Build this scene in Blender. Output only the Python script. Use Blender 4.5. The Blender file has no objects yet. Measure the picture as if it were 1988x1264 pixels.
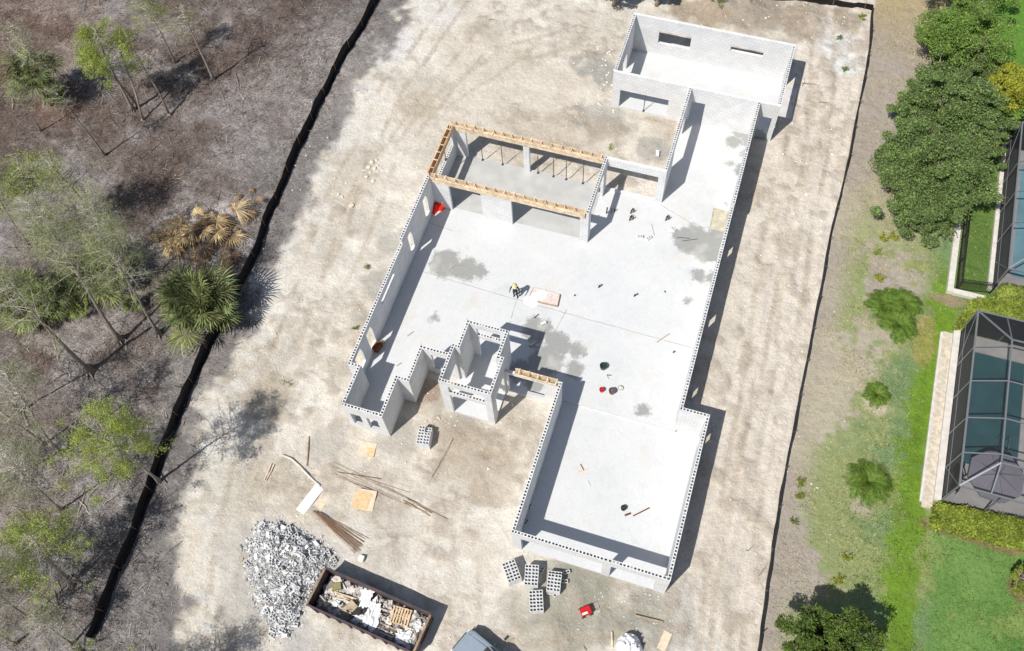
import bpy, bmesh, math, random
import numpy as np
from mathutils import Matrix, Vector
random.seed(7); RNG = np.random.default_rng(7)
SC = bpy.context.scene
COL = SC.collection
rad = math.radians

# ---------------------------------------------------------------- camera, sky, sun, exposure
CR = np.array([[0.9520391706750371, -0.25173757179744993, 0.17392415716602286],
               [0.30325869521091475, 0.8519094688017608, -0.42694779627593243],
               [-0.04068883482432491, 0.45921503885589954, 0.8873927917270984]])
CC = np.array([6.39417659, -12.75736574, 56.2983095])
CF = 1817.586
cam = bpy.data.cameras.new("camera")
cam.sensor_width = 36.0
cam.lens = CF / 1988 * 36.0
cam.clip_start = 0.5
cam.clip_end = 2000
cam_o = bpy.data.objects.new("camera", cam)
COL.objects.link(cam_o)
M4 = Matrix.Identity(4)
for i in range(3):
    for j in range(3):
        M4[i][j] = float(CR[i, j])
    M4[i][3] = float(CC[i])
cam_o.matrix_world = M4
SC.camera = cam_o
SC.render.resolution_x = 1024
SC.render.resolution_y = 651

SUN_EL = rad(55.6)
SX, SY = 0.329, 0.600            # shadow shift per metre of height
az = math.atan2(-SX, -SY)        # compass angle of the sun from +Y, clockwise
world = bpy.data.worlds.new("World")
SC.world = world
world.use_nodes = True
wn = world.node_tree
sky = wn.nodes.new("ShaderNodeTexSky")
sky.sky_type = 'NISHITA'
sky.sun_disc = False
sky.sun_elevation = SUN_EL
sky.sun_rotation = az
sky.air_density = 1.0
sky.dust_density = 1.5
wn.links.new(sky.outputs[0], wn.nodes["Background"].inputs[0])
wn.nodes["Background"].inputs[1].default_value = 0.072
sl = bpy.data.lights.new("sun", 'SUN')
sl.energy = 4.3
sl.angle = rad(0.53)
sl.color = (1.0, 0.965, 0.91)
so = bpy.data.objects.new("sun", sl)
COL.objects.link(so)
so.location = (-20, -30, 60)
so.rotation_euler = Vector((-SX, -SY, 1.0)).to_track_quat('Z', 'Y').to_euler()
SC.view_settings.view_transform = 'Standard'
SC.view_settings.look = 'None'
SC.view_settings.exposure = 0.18
SC.view_settings.gamma = 1.0

# ---------------------------------------------------------------- photo pixel -> place in the world
def ray(px, py):
    return CR @ np.array([(px - 994) / CF, -(py - 632) / CF, -1.0])
def W(px, py, z=0.0):
    d = ray(px, py); k = (z - CC[2]) / d[2]
    return CC + k * d
def PJ(p):
    v = CR.T @ (np.asarray(p, float) - CC)
    return np.array([994 + CF * v[0] / -v[2], 632 - CF * v[1] / -v[2]])
def height_for(base, top_px):
    hs = np.arange(0.3, 22, .1)
    return float(min(hs, key=lambda h: np.hypot(*(PJ((base[0], base[1], h)) - np.array(top_px)))))

# ---------------------------------------------------------------- object helpers
def link(o, parent=None):
    COL.objects.link(o)
    if parent is not None:
        o.parent = parent
    return o
def tag(o, label=None, cat=None, group=None, kind=None):
    if label: o["label"] = label
    if cat: o["category"] = cat
    if group: o["group"] = group
    if kind: o["kind"] = kind
    return o
def empty(name, loc=(0, 0, 0), rz=0.0, label=None, cat=None, group=None):
    o = bpy.data.objects.new(name, None)
    o.empty_display_size = 0.3
    o.location = loc
    o.rotation_euler = (0, 0, rz)
    COL.objects.link(o)
    return tag(o, label, cat, group)
def copy_thing(src, label=None, group=None):
    c = src.copy(); COL.objects.link(c)
    for ch in list(src.children):
        d = ch.copy(); COL.objects.link(d); d.parent = c
        for g in list(ch.children):
            e = g.copy(); COL.objects.link(e); e.parent = d
    if label: c["label"] = label
    if group: c["group"] = group
    return c

class MB:
    """collects geometry, builds ONE mesh"""
    def __init__(s):
        s.V = []; s.F = []; s.n = 0; s.M = []; s.mi = 0
    def add(s, v, f):
        v = np.asarray(v, float).reshape(-1, 3)
        s.V.append(v)
        for a in f:
            s.F.append(tuple(int(i) + s.n for i in a)); s.M.append(s.mi)
        s.n += len(v)
    def addarr(s, v, f):
        v = np.asarray(v, float).reshape(-1, 3)
        s.V.append(v)
        fa = (np.asarray(f) + s.n).tolist()
        s.F.extend(map(tuple, fa)); s.M.extend([s.mi] * len(fa))
        s.n += len(v)
    def box(s, x0, x1, y0, y1, z0, z1, rz=0, c=None, tilt=None):
        v = np.array([[x, y, z] for z in (z0, z1) for y in (y0, y1) for x in (x0, x1)], float)
        if rz or tilt:
            c = np.array(c if c is not None else [(x0 + x1) / 2, (y0 + y1) / 2, (z0 + z1) / 2])
            m = np.array(Matrix.Rotation(rz, 3, 'Z'))
            if tilt: m = m @ np.array(Matrix.Rotation(tilt[0], 3, 'X')) @ np.array(Matrix.Rotation(tilt[1], 3, 'Y'))
            v = (v - c) @ m.T + c
        s.add(v, [(0, 2, 3, 1), (4, 5, 7, 6), (0, 1, 5, 4), (2, 6, 7, 3), (0, 4, 6, 2), (1, 3, 7, 5)])
    def beam(s, p0, p1, w, h, up=(0, 0, 1)):
        p0 = np.array(p0, float); p1 = np.array(p1, float)
        d = p1 - p0; L = np.linalg.norm(d); d /= L
        u = np.cross(up, d); nu = np.linalg.norm(u)
        if nu < 1e-4: u = np.array([1., 0, 0])
        else: u /= nu
        t = np.cross(d, u)
        v = []
        for p in (p0, p1):
            for a, b in ((-1, -1), (1, -1), (1, 1), (-1, 1)):
                v.append(p + u * a * w / 2 + t * b * h / 2)
        s.add(v, [(0, 3, 2, 1), (4, 5, 6, 7), (0, 1, 5, 4), (1, 2, 6, 5), (2, 3, 7, 6), (3, 0, 4, 7)])
    def tube(s, pts, rs, n=8, cap=True):
        pts = np.asarray(pts, float); rs = np.asarray(rs, float) * np.ones(len(pts))
        rings = []
        for i in range(len(pts)):
            a = pts[max(i - 1, 0)]; b = pts[min(i + 1, len(pts) - 1)]
            d = b - a; d = d / (np.linalg.norm(d) + 1e-9)
            ref = np.array([0, 0, 1.]) if abs(d[2]) < .9 else np.array([1., 0, 0])
            u = np.cross(ref, d); u /= np.linalg.norm(u); t = np.cross(d, u)
            for k in range(n):
                an = 2 * math.pi * k / n
                rings.append(pts[i] + rs[i] * (math.cos(an) * u + math.sin(an) * t))
        f = []
        for i in range(len(pts) - 1):
            for k in range(n):
                f.append((i * n + k, i * n + (k + 1) % n, (i + 1) * n + (k + 1) % n, (i + 1) * n + k))
        if cap:
            f.append(tuple(range(n - 1, -1, -1))); f.append(tuple((len(pts) - 1) * n + k for k in range(n)))
        s.add(rings, f)
    def segs(s, P0, P1, R0, R1, n=3):
        """many thin tapered prisms at once"""
        P0 = np.asarray(P0, float); P1 = np.asarray(P1, float); N = len(P0)
        if N == 0: return
        R0 = np.ones(N) * R0; R1 = np.ones(N) * R1
        d = P1 - P0; d /= (np.linalg.norm(d, axis=1, keepdims=True) + 1e-9)
        ref = np.where(np.abs(d[:, 2:3]) < .9, np.array([[0, 0, 1.]]), np.array([[1., 0, 0]]))
        u = np.cross(ref, d); u /= np.linalg.norm(u, axis=1, keepdims=True); t = np.cross(d, u)
        v = np.zeros((N, 2 * n, 3))
        for k in range(n):
            an = 2 * math.pi * k / n
            o = math.cos(an) * u + math.sin(an) * t
            v[:, k] = P0 + o * R0[:, None]; v[:, n + k] = P1 + o * R1[:, None]
        base = (np.arange(N) * 2 * n)[:, None]
        f = []
        for k in range(n):
            f.append(base + np.array([[k, (k + 1) % n, n + (k + 1) % n, n + k]]))
        s.addarr(v.reshape(-1, 3), np.concatenate(f))
    def leaves(s, P, size, flat=0.0, aspect=.6, rng=RNG, tri=False):
        """one small random quad per point"""
        P = np.asarray(P, float); N = len(P)
        if N == 0: return
        a = rng.normal(size=(N, 3)); a[:, 2] *= (1 - flat); a /= np.linalg.norm(a, axis=1, keepdims=True)
        b = rng.normal(size=(N, 3)); b[:, 2] *= (1 - flat)
        b -= a * (a * b).sum(1, keepdims=True); b /= np.linalg.norm(b, axis=1, keepdims=True)
        sz = (size * rng.uniform(.6, 1.35, N))[:, None]
        a *= sz; b *= sz * aspect
        v = np.stack([P - a, P - b * .9, P + a, P + b * .9], 1).reshape(-1, 3)
        base = (np.arange(N) * 4)[:, None]
        s.addarr(v, base + np.array([[0, 1, 2, 3]]))
    def build(s, name, mats, parent=None, smooth=False, loc=None):
        me = bpy.data.meshes.new(name)
        V = np.concatenate(s.V) if s.V else np.zeros((0, 3))
        if loc is not None: V = V - np.asarray(loc)
        me.from_pydata(V.tolist(), [], s.F)
        if not isinstance(mats, (list, tuple)): mats = [mats]
        for m in mats: me.materials.append(m)
        if len(mats) > 1: me.polygons.foreach_set("material_index", s.M)
        if smooth: me.polygons.foreach_set("use_smooth", [True] * len(me.polygons))
        me.update()
        o = bpy.data.objects.new(name, me)
        if loc is not None: o.location = loc
        return link(o, parent)

# ---------------------------------------------------------------- value noise for numpy
_T = np.random.default_rng(3).random((256, 256))
def vnoise(x, y, sc=1.0, seed=0):
    x = np.asarray(x) / sc + seed * 17.3; y = np.asarray(y) / sc + seed * 9.1
    xi = np.floor(x).astype(int); yi = np.floor(y).astype(int)
    fx = x - xi; fy = y - yi; fx = fx * fx * (3 - 2 * fx); fy = fy * fy * (3 - 2 * fy)
    g = lambda a, b: _T[a % 256, b % 256]
    return (g(xi, yi) * (1 - fx) + g(xi + 1, yi) * fx) * (1 - fy) + (g(xi, yi + 1) * (1 - fx) + g(xi + 1, yi + 1) * fx) * fy
def fbm(x, y, sc=1.0, seed=0, o=4):
    r = 0; a = .5; t = 0
    for i in range(o):
        r = r + a * vnoise(x, y, sc / 2 ** i, seed + i); t += a; a *= .5
    return r / t

# ---------------------------------------------------------------- materials
def srgb(r, g, b):
    f = lambda c: (c / 255 / 12.92) if c / 255 <= .04045 else ((c / 255 + .055) / 1.055) ** 2.4
    return (f(r), f(g), f(b), 1)
def mat(name, col, rough=.8, var=.25, scale=6.0, metal=0.0, bump=0.0, bscale=30.0, island=0.0, spec=.3, col2=None, alpha=None):
    m = bpy.data.materials.new(name); m.use_nodes = True
    nt = m.node_tree; N = nt.nodes; L = nt.links
    b = N["Principled BSDF"]
    b.inputs["Roughness"].default_value = rough
    b.inputs["Metallic"].default_value = metal
    b.inputs["Specular IOR Level"].default_value = spec
    tc = N.new("ShaderNodeTexCoord")
    ns = N.new("ShaderNodeTexNoise"); ns.inputs["Scale"].default_value = scale; ns.inputs["Detail"].default_value = 6
    L.new(tc.outputs["Object"], ns.inputs["Vector"])
    mx = N.new("ShaderNodeMix"); mx.data_type = 'RGBA'
    c = np.array(col[:3])
    c2 = np.array(col2[:3]) if col2 is not None else c * (1 + var)
    c1 = c * (1 - var) if col2 is None else c
    rp = N.new("ShaderNodeMapRange"); rp.inputs[1].default_value = .35; rp.inputs[2].default_value = .65
    L.new(ns.outputs[0], rp.inputs[0]); L.new(rp.outputs[0], mx.inputs[0])
    mx.inputs[6].default_value = (*c1, 1); mx.inputs[7].default_value = (*np.minimum(c2, .95), 1)
    out = mx.outputs[2]
    if island:
        geo = N.new("ShaderNodeNewGeometry")
        hs = N.new("ShaderNodeHueSaturation")
        mr = N.new("ShaderNodeMapRange"); mr.inputs[3].default_value = 1 - island; mr.inputs[4].default_value = 1 + island
        L.new(geo.outputs["Random Per Island"], mr.inputs[0]); L.new(mr.outputs[0], hs.inputs["Value"])
        ml = N.new("ShaderNodeMath"); ml.operation = 'MULTIPLY'; ml.inputs[1].default_value = 7.31
        fr = N.new("ShaderNodeMath"); fr.operation = 'FRACT'
        L.new(geo.outputs["Random Per Island"], ml.inputs[0]); L.new(ml.outputs[0], fr.inputs[0])
        mr2 = N.new("ShaderNodeMapRange"); mr2.inputs[3].default_value = .5 - island * .06; mr2.inputs[4].default_value = .5 + island * .06
        L.new(fr.outputs[0], mr2.inputs[0]); L.new(mr2.outputs[0], hs.inputs["Hue"])
        L.new(out, hs.inputs["Color"]); out = hs.outputs[0]
    L.new(out, b.inputs["Base Color"])
    if bump:
        n2 = N.new("ShaderNodeTexNoise"); n2.inputs["Scale"].default_value = bscale; n2.inputs["Detail"].default_value = 5
        L.new(tc.outputs["Object"], n2.inputs["Vector"])
        bp = N.new("ShaderNodeBump"); bp.inputs["Strength"].default_value = bump; bp.inputs["Distance"].default_value = .02
        L.new(n2.outputs[0], bp.inputs["Height"]); L.new(bp.outputs[0], b.inputs["Normal"])
    return m
def leafmat(name, col, island=.4, trans=.3, var=.25, rough=.6):
    m = mat(name, col, rough=rough, var=var, scale=1.2, island=island, spec=.25)
    nt = m.node_tree; N = nt.nodes; L = nt.links
    b = N["Principled BSDF"]; src = b.inputs["Base Color"].links[0].from_socket
    tr = N.new("ShaderNodeBsdfTranslucent"); L.new(src, tr.inputs["Color"])
    mx = N.new("ShaderNodeMixShader"); mx.inputs[0].default_value = trans
    L.new(b.outputs[0], mx.inputs[1]); L.new(tr.outputs[0], mx.inputs[2])
    L.new(mx.outputs[0], N["Material Output"].inputs["Surface"])
    return m

def block_material():
    m = bpy.data.materials.new("concrete_block_wall"); m.use_nodes = True
    nt = m.node_tree; N = nt.nodes; L = nt.links; b = N["Principled BSDF"]
    b.inputs["Roughness"].default_value = .9; b.inputs["Specular IOR Level"].default_value = .2
    tc = N.new("ShaderNodeTexCoord"); sp = N.new("ShaderNodeSeparateXYZ"); L.new(tc.outputs["Object"], sp.inputs[0])
    ad = N.new("ShaderNodeMath"); ad.operation = 'ADD'; L.new(sp.outputs[0], ad.inputs[0]); L.new(sp.outputs[1], ad.inputs[1])
    cb = N.new("ShaderNodeCombineXYZ"); L.new(ad.outputs[0], cb.inputs[0]); L.new(sp.outputs[2], cb.inputs[1])
    br = N.new("ShaderNodeTexBrick"); L.new(cb.outputs[0], br.inputs["Vector"])
    br.inputs["Scale"].default_value = 1.0; br.inputs["Brick Width"].default_value = .4064; br.inputs["Row Height"].default_value = .2032
    br.inputs["Mortar Size"].default_value = .012; br.inputs["Bias"].default_value = -.2
    br.inputs["Color1"].default_value = (.70, .705, .705, 1); br.inputs["Color2"].default_value = (.755, .76, .76, 1); br.inputs["Mortar"].default_value = (.50, .50, .495, 1)
    ns = N.new("ShaderNodeTexNoise"); ns.inputs["Scale"].default_value = 1.3; ns.inputs["Detail"].default_value = 7; L.new(tc.outputs["Object"], ns.inputs["Vector"])
    mr = N.new("ShaderNodeMapRange"); mr.inputs[1].default_value = .3; mr.inputs[2].default_value = .7; mr.inputs[3].default_value = .9; mr.inputs[4].default_value = 1.04
    L.new(ns.outputs[0], mr.inputs[0])
    mu = N.new("ShaderNodeVectorMath"); mu.operation = 'SCALE'; L.new(br.outputs["Color"], mu.inputs[0]); L.new(mr.outputs[0], mu.inputs["Scale"])
    L.new(mu.outputs[0], b.inputs["Base Color"])
    bp = N.new("ShaderNodeBump"); bp.inputs["Strength"].default_value = .4; bp.inputs["Distance"].default_value = .01
    n2 = N.new("ShaderNodeTexNoise"); n2.inputs["Scale"].default_value = 40; L.new(tc.outputs["Object"], n2.inputs["Vector"])
    sb = N.new("ShaderNodeMath"); sb.operation = 'SUBTRACT'; L.new(n2.outputs[0], sb.inputs[0]); L.new(br.outputs["Fac"], sb.inputs[1])
    L.new(sb.outputs[0], bp.inputs["Height"]); L.new(bp.outputs[0], b.inputs["Normal"])
    return m

# wet / damp stains on the slab: (px, py, radius m, stretch)
STAINS = [(1462, 268, .95), (1440, 330, .5), (1410, 395, .0), (865, 512, 1.15), (905, 522, .9), (930, 528, .55), (1345, 465, 1.2), (1375, 480, 1.2), (1395, 455, .8), (1315, 455, .45), (1356, 535, .45), (1385, 540, .5),
          (1425, 275, .55), (1418, 318, .35), (1440, 250, .9), (1450, 300, .4), (1043, 640, .95), (1060, 700, 1.15), (1085, 670, .8), (1121, 680, .55), (1115, 718, .6), (1075, 660, .7),
          (846, 616, .28), (1248, 798, .4), (1334, 585, .22), (1010, 720, .8), (1040, 740, .7)]
def slab_material():
    m = bpy.data.materials.new("slab_concrete"); m.use_nodes = True
    nt = m.node_tree; N = nt.nodes; L = nt.links; b = N["Principled BSDF"]
    b.inputs["Specular IOR Level"].default_value = .3
    tc = N.new("ShaderNodeTexCoord")
    n0 = N.new("ShaderNodeTexNoise"); n0.inputs["Scale"].default_value = .28; n0.inputs["Detail"].default_value = 9; n0.inputs["Roughness"].default_value = .62
    L.new(tc.outputs["Object"], n0.inputs["Vector"])
    cr = N.new("ShaderNodeValToRGB"); e = cr.color_ramp.elements
    e[0].position = .3; e[0].color = (.53, .54, .54, 1); e[1].position = .68; e[1].color = (.635, .64, .64, 1)
    x = e.new(.42); x.color = (.585, .595, .595, 1)
    L.new(n0.outputs[0], cr.inputs[0])
    # stains as a distance field with a ragged edge
    nz = N.new("ShaderNodeTexNoise"); nz.inputs["Scale"].default_value = 2.6; nz.inputs["Detail"].default_value = 8; nz.inputs["Roughness"].default_value = .65
    L.new(tc.outputs["Object"], nz.inputs["Vector"])
    prev = None
    for (px, py, r) in STAINS:
        p = W(px, py, .18)
        ds = N.new("ShaderNodeVectorMath"); ds.operation = 'DISTANCE'
        L.new(tc.outputs["Object"], ds.inputs[0]); ds.inputs[1].default_value = (p[0], p[1], .18)
        dv = N.new("ShaderNodeMath"); dv.operation = 'SUBTRACT'; L.new(ds.outputs["Value"], dv.inputs[0]); dv.inputs[1].default_value = r
        if prev is None: prev = dv.outputs[0]
        else:
            mn = N.new("ShaderNodeMath"); mn.operation = 'MINIMUM'; L.new(prev, mn.inputs[0]); L.new(dv.outputs[0], mn.inputs[1]); prev = mn.outputs[0]
    ma = N.new("ShaderNodeMath"); ma.operation = 'MULTIPLY_ADD'; L.new(nz.outputs[0], ma.inputs[0]); ma.inputs[1].default_value = 1.5; L.new(prev, ma.inputs[2])
    wet = N.new("ShaderNodeMapRange"); wet.inputs[1].default_value = .93; wet.inputs[2].default_value = .62; wet.inputs[3].default_value = 0; wet.inputs[4].default_value = .95
    L.new(ma.outputs[0], wet.inputs[0])
    mx = N.new("ShaderNodeMix"); mx.data_type = 'RGBA'; L.new(wet.outputs[0], mx.inputs[0]); L.new(cr.outputs[0], mx.inputs[6])
    mx.inputs[7].default_value = (.30, .305, .29, 1)
    # dusty tan traces and scattered specks
    n3 = N.new("ShaderNodeTexNoise"); n3.inputs["Scale"].default_value = .55; n3.inputs["Detail"].default_value = 7; L.new(tc.outputs["Object"], n3.inputs["Vector"])
    m3 = N.new("ShaderNodeMapRange"); m3.inputs[1].default_value = .56; m3.inputs[2].default_value = .75; m3.inputs[4].default_value = .75; L.new(n3.outputs[0], m3.inputs[0])
    mx2 = N.new("ShaderNodeMix"); mx2.data_type = 'RGBA'; L.new(m3.outputs[0], mx2.inputs[0]); L.new(mx.outputs[2], mx2.inputs[6]); mx2.inputs[7].default_value = (.58, .55, .50, 1)
    vo = N.new("ShaderNodeTexVoronoi"); vo.inputs["Scale"].default_value = 1.6; L.new(tc.outputs["Object"], vo.inputs["Vector"])
    sm = N.new("ShaderNodeMapRange"); sm.inputs[1].default_value = .05; sm.inputs[2].default_value = .03; sm.inputs[4].default_value = .55; L.new(vo.outputs["Distance"], sm.inputs[0])
    mx3 = N.new("ShaderNodeMix"); mx3.data_type = 'RGBA'; L.new(sm.outputs[0], mx3.inputs[0]); L.new(mx2.outputs[2], mx3.inputs[6]); mx3.inputs[7].default_value = (.3, .3, .29, 1)
    # fine trowel scuffs
    n5 = N.new("ShaderNodeTexNoise"); n5.inputs["Scale"].default_value = 9; n5.inputs["Detail"].default_value = 6; L.new(tc.outputs["Object"], n5.inputs["Vector"])
    m5 = N.new("ShaderNodeMapRange"); m5.inputs[1].default_value = .25; m5.inputs[2].default_value = .75; m5.inputs[3].default_value = .95; m5.inputs[4].default_value = 1.035; L.new(n5.outputs[0], m5.inputs[0])
    n6 = N.new("ShaderNodeTexNoise"); n6.inputs["Scale"].default_value = .8; n6.inputs["Detail"].default_value = 7; n6.inputs["Roughness"].default_value = .6; L.new(tc.outputs["Object"], n6.inputs["Vector"])
    s6 = N.new("ShaderNodeMath"); s6.operation = 'SUBTRACT'; L.new(n6.outputs[0], s6.inputs[0]); s6.inputs[1].default_value = .5
    a6 = N.new("ShaderNodeMath"); a6.operation = 'ABSOLUTE'; L.new(s6.outputs[0], a6.inputs[0])
    m6 = N.new("ShaderNodeMapRange"); m6.inputs[1].default_value = 0; m6.inputs[2].default_value = .016; m6.inputs[3].default_value = .93; m6.inputs[4].default_value = 1; L.new(a6.outputs[0], m6.inputs[0])
    k6 = N.new("ShaderNodeMath"); k6.operation = 'MULTIPLY'; L.new(m5.outputs[0], k6.inputs[0]); L.new(m6.outputs[0], k6.inputs[1])
    vs = N.new("ShaderNodeVectorMath"); vs.operation = 'SCALE'; L.new(mx3.outputs[2], vs.inputs[0]); L.new(k6.outputs[0], vs.inputs["Scale"])
    L.new(vs.outputs[0], b.inputs["Base Color"])
    rg = N.new("ShaderNodeMapRange"); rg.inputs[3].default_value = .85; rg.inputs[4].default_value = .6; L.new(wet.outputs[0], rg.inputs[0]); L.new(rg.outputs[0], b.inputs["Roughness"])
    return m

def ground_material():
    m = bpy.data.materials.new("ground_soil"); m.use_nodes = True
    nt = m.node_tree; N = nt.nodes; L = nt.links; b = N["Principled BSDF"]
    b.inputs["Roughness"].default_value = .95; b.inputs["Specular IOR Level"].default_value = .1
    tc = N.new("ShaderNodeTexCoord")
    ca = N.new("ShaderNodeAttribute"); ca.attribute_name = "soil"
    li = N.new("ShaderNodeAttribute"); li.attribute_name = "litter"
    gr = N.new("ShaderNodeAttribute"); gr.attribute_name = "turf"
    def noise(sc, det=6, ro=.6, stretch=None, rot=0):
        n = N.new("ShaderNodeTexNoise"); n.inputs["Scale"].default_value = sc; n.inputs["Detail"].default_value = det; n.inputs["Roughness"].default_value = ro
        if stretch:
            mp = N.new("ShaderNodeMapping"); mp.inputs["Scale"].default_value = stretch; mp.inputs["Rotation"].default_value = (0, 0, rot)
            L.new(tc.outputs["Object"], mp.inputs[0]); L.new(mp.outputs[0], n.inputs["Vector"])
        else: L.new(tc.outputs["Object"], n.inputs["Vector"])
        return n.outputs[0]
    def mr(v, a, b_, c, d):
        r = N.new("ShaderNodeMapRange"); r.inputs[1].default_value = a; r.inputs[2].default_value = b_; r.inputs[3].default_value = c; r.inputs[4].default_value = d
        L.new(v, r.inputs[0]); return r.outputs[0]
    def mathn(op, a, b_):
        r = N.new("ShaderNodeMath"); r.operation = op
        for i, v in enumerate((a, b_)):
            if isinstance(v, (int, float)): r.inputs[i].default_value = v
            else: L.new(v, r.inputs[i])
        return r.outputs[0]
    # sand: gentle variation; litter: strong fine speckle; turf: fine blades
    sand = mathn('MULTIPLY', mathn('MULTIPLY', mr(noise(1.7, 9, .72), .33, .67, .87, 1.08), mr(noise(6.5, 6, .75, (1, 1.6, 1), .5), .3, .7, .86, 1.10)), mr(noise(20, 4, .7), .3, .7, .9, 1.08))
    lit = mathn('MULTIPLY', mathn('MULTIPLY', mr(noise(1.1, 7, .78), .36, .64, .58, 1.22), mr(noise(5.5, 6, .8, (1, 2.0, 1), .4), .36, .64, .42, 1.5)), mr(noise(15, 5, .85, (1, 2.6, 1), .9), .34, .66, .42, 1.6))
    def ridge(v, w_, lo): 
        return mr(mathn('ABSOLUTE', mathn('SUBTRACT', v, .5), 0.0), 0, w_, lo, 1.0)
    sand = mathn('MULTIPLY', sand, ridge(noise(1.9, 5, .62, (1, .55, 1), .35), .02, .88))
    sand = mathn('MULTIPLY', sand, ridge(noise(4.6, 4, .6, (1, 1.5, 1), 1.0), .025, .90))
    tur = mathn('MULTIPLY', mr(noise(2.2, 8, .75), .3, .7, .76, 1.2), mr(noise(11, 5, .85, (1, 1.8, 1), .8), .33, .67, .66, 1.34))
    def lerp(a, b_, f):
        r = N.new("ShaderNodeMix"); r.data_type = 'FLOAT'; L.new(f, r.inputs[0]); L.new(a, r.inputs[2]); L.new(b_, r.inputs[3]); return r.outputs[0]
    k = lerp(lerp(sand, lit, li.outputs["Fac"]), tur, gr.outputs["Fac"])
    sc = N.new("ShaderNodeVectorMath"); sc.operation = 'SCALE'; L.new(ca.outputs["Color"], sc.inputs[0]); L.new(k, sc.inputs["Scale"])
    # pale chips and pebbles
    vo = N.new("ShaderNodeTexVoronoi"); vo.inputs["Scale"].default_value = 5.5; L.new(tc.outputs["Object"], vo.inputs["Vector"])
    sel = mathn('MULTIPLY', mr(vo.outputs["Distance"], .17, .12, 0, 1), mr(noise(.7, 4), .5, .62, 0, .8))
    sel = mathn('MULTIPLY', sel, mathn('SUBTRACT', 1.0, gr.outputs["Fac"]))
    mx = N.new("ShaderNodeMix"); mx.data_type = 'RGBA'; L.new(sel, mx.inputs[0]); L.new(sc.outputs[0], mx.inputs[6]); mx.inputs[7].default_value = (.62, .59, .54, 1)
    L.new(mx.outputs[2], b.inputs["Base Color"])
    bp = N.new("ShaderNodeBump"); bp.inputs["Strength"].default_value = .85; bp.inputs["Distance"].default_value = .10
    h = mathn('ADD', mathn('ADD', noise(4, 8, .7), mathn('MULTIPLY', noise(1.6, 5, .6), 1.6)), mathn('MULTIPLY', noise(18, 4, .7), .45))
    L.new(h, bp.inputs["Height"]); L.new(bp.outputs[0], b.inputs["Normal"])
    return m

MT = {}
MT['block'] = block_material()
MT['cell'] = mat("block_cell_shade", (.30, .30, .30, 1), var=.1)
MT['slab'] = slab_material()
MT['joint'] = mat("joint_line", (.33, .33, .32, 1), var=.25, scale=3)
MT['wood'] = mat("form_lumber", srgb(216, 196, 168), var=.22, scale=3, bump=.2)
MT['wood2'] = mat("form_lumber_orange", srgb(208, 176, 140), var=.22, scale=3)
MT['oldwood'] = mat("weathered_lumber", srgb(165, 148, 125), var=.25, scale=4)
MT['ply'] = mat("plywood_tan", srgb(214, 184, 142), var=.15, scale=5)
MT['plypale'] = mat("plywood_pale", srgb(214, 196, 172), var=.12, scale=4)
MT['white'] = mat("white_sheet", (.80, .80, .80, 1), var=.06, rough=.5)
MT['powder'] = mat("white_cement", (.88, .88, .88, 1), var=.04, rough=.95, bump=.3, bscale=12)
MT['mortar'] = mat("wet_mortar", srgb(208, 194, 186), var=.15, scale=8, bump=.4, bscale=14)
MT['steel'] = mat("shore_steel", srgb(105, 100, 98), var=.2, metal=.5, rough=.55)
MT['rust'] = mat("rusty_rebar", srgb(146, 118, 96), var=.25, metal=.2, rough=.8)
MT['black'] = mat("silt_fabric", (.012, .011, .012, 1), var=.3, rough=.7, bump=.4, bscale=9)
MT['stake'] = mat("fence_stake", srgb(130, 105, 80), var=.2)
MT['dump'] = mat("dumpster_steel", srgb(96, 74, 74), var=.45, scale=2.2, rough=.6, metal=.2, col2=srgb(70, 66, 74))
MT['dumprim'] = mat("dumpster_rim", srgb(150, 128, 100), var=.3, scale=4, rough=.6)
MT['rubble'] = mat("rubble_concrete", (.50, .50, .495, 1), var=.2, scale=1.2, island=.6)
MT['blk'] = mat("loose_block", (.68, .685, .685, 1), var=.12, scale=6, bump=.3)
MT['red'] = mat("red_plastic", srgb(190, 30, 35), var=.1, rough=.45)
MT['orange'] = mat("orange_mesh", srgb(225, 62, 30), var=.25, scale=14, rough=.6, island=.25)
MT['green'] = mat("green_plastic", srgb(40, 84, 72), var=.1, rough=.5)
MT['grey'] = mat("grey_plastic", srgb(110, 96, 98), var=.15, rough=.5)
MT['yellow'] = mat("yellow_olive", srgb(140, 132, 88), var=.15, rough=.5)
MT['dark'] = mat("dark_rubber", (.03, .03, .032, 1), var=.2, rough=.6)
MT['brown'] = mat("brown_board", srgb(110, 58, 34), var=.3, scale=5)
MT['bark'] = mat("bark_grey", srgb(150, 138, 128), var=.3, scale=9, bump=.5, bscale=20)
MT['barkb'] = mat("bark_brown", srgb(92, 68, 52), var=.3, scale=9, bump=.5, bscale=20)
MT['twig'] = mat("twig_grey", srgb(168, 162, 150), var=.3, scale=4, island=.25)
MT['lf_cyp'] = leafmat("cypress_leaf", srgb(160, 174, 84), .45, .45)
MT['lf_grey'] = leafmat("grey_leaf", srgb(140, 152, 92), .5, .4)
MT['lf_oak'] = leafmat("oak_leaf", srgb(116, 138, 80), .6, .3)
MT['lf_oak2'] = leafmat("fresh_leaf", srgb(120, 148, 70), .45, .3)
MT['lf_yel'] = leafmat("yellow_leaf", srgb(164, 168, 62), .4, .35)
MT['lf_hedge'] = leafmat("hedge_leaf", srgb(138, 152, 62), .4, .3)
MT['lf_dark'] = leafmat("dark_leaf", srgb(88, 108, 46), .5, .2)
MT['palm'] = leafmat("palm_leaf", srgb(112, 120, 76), .7, .15)
MT['palmg'] = leafmat("palmetto_leaf", srgb(128, 138, 74), .65, .18)
MT['palms'] = leafmat("palm_shrub_leaf", srgb(104, 130, 52), .5, .2)
MT['palmd'] = leafmat("dead_palm_leaf", srgb(212, 186, 140), .45, .3)
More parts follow.
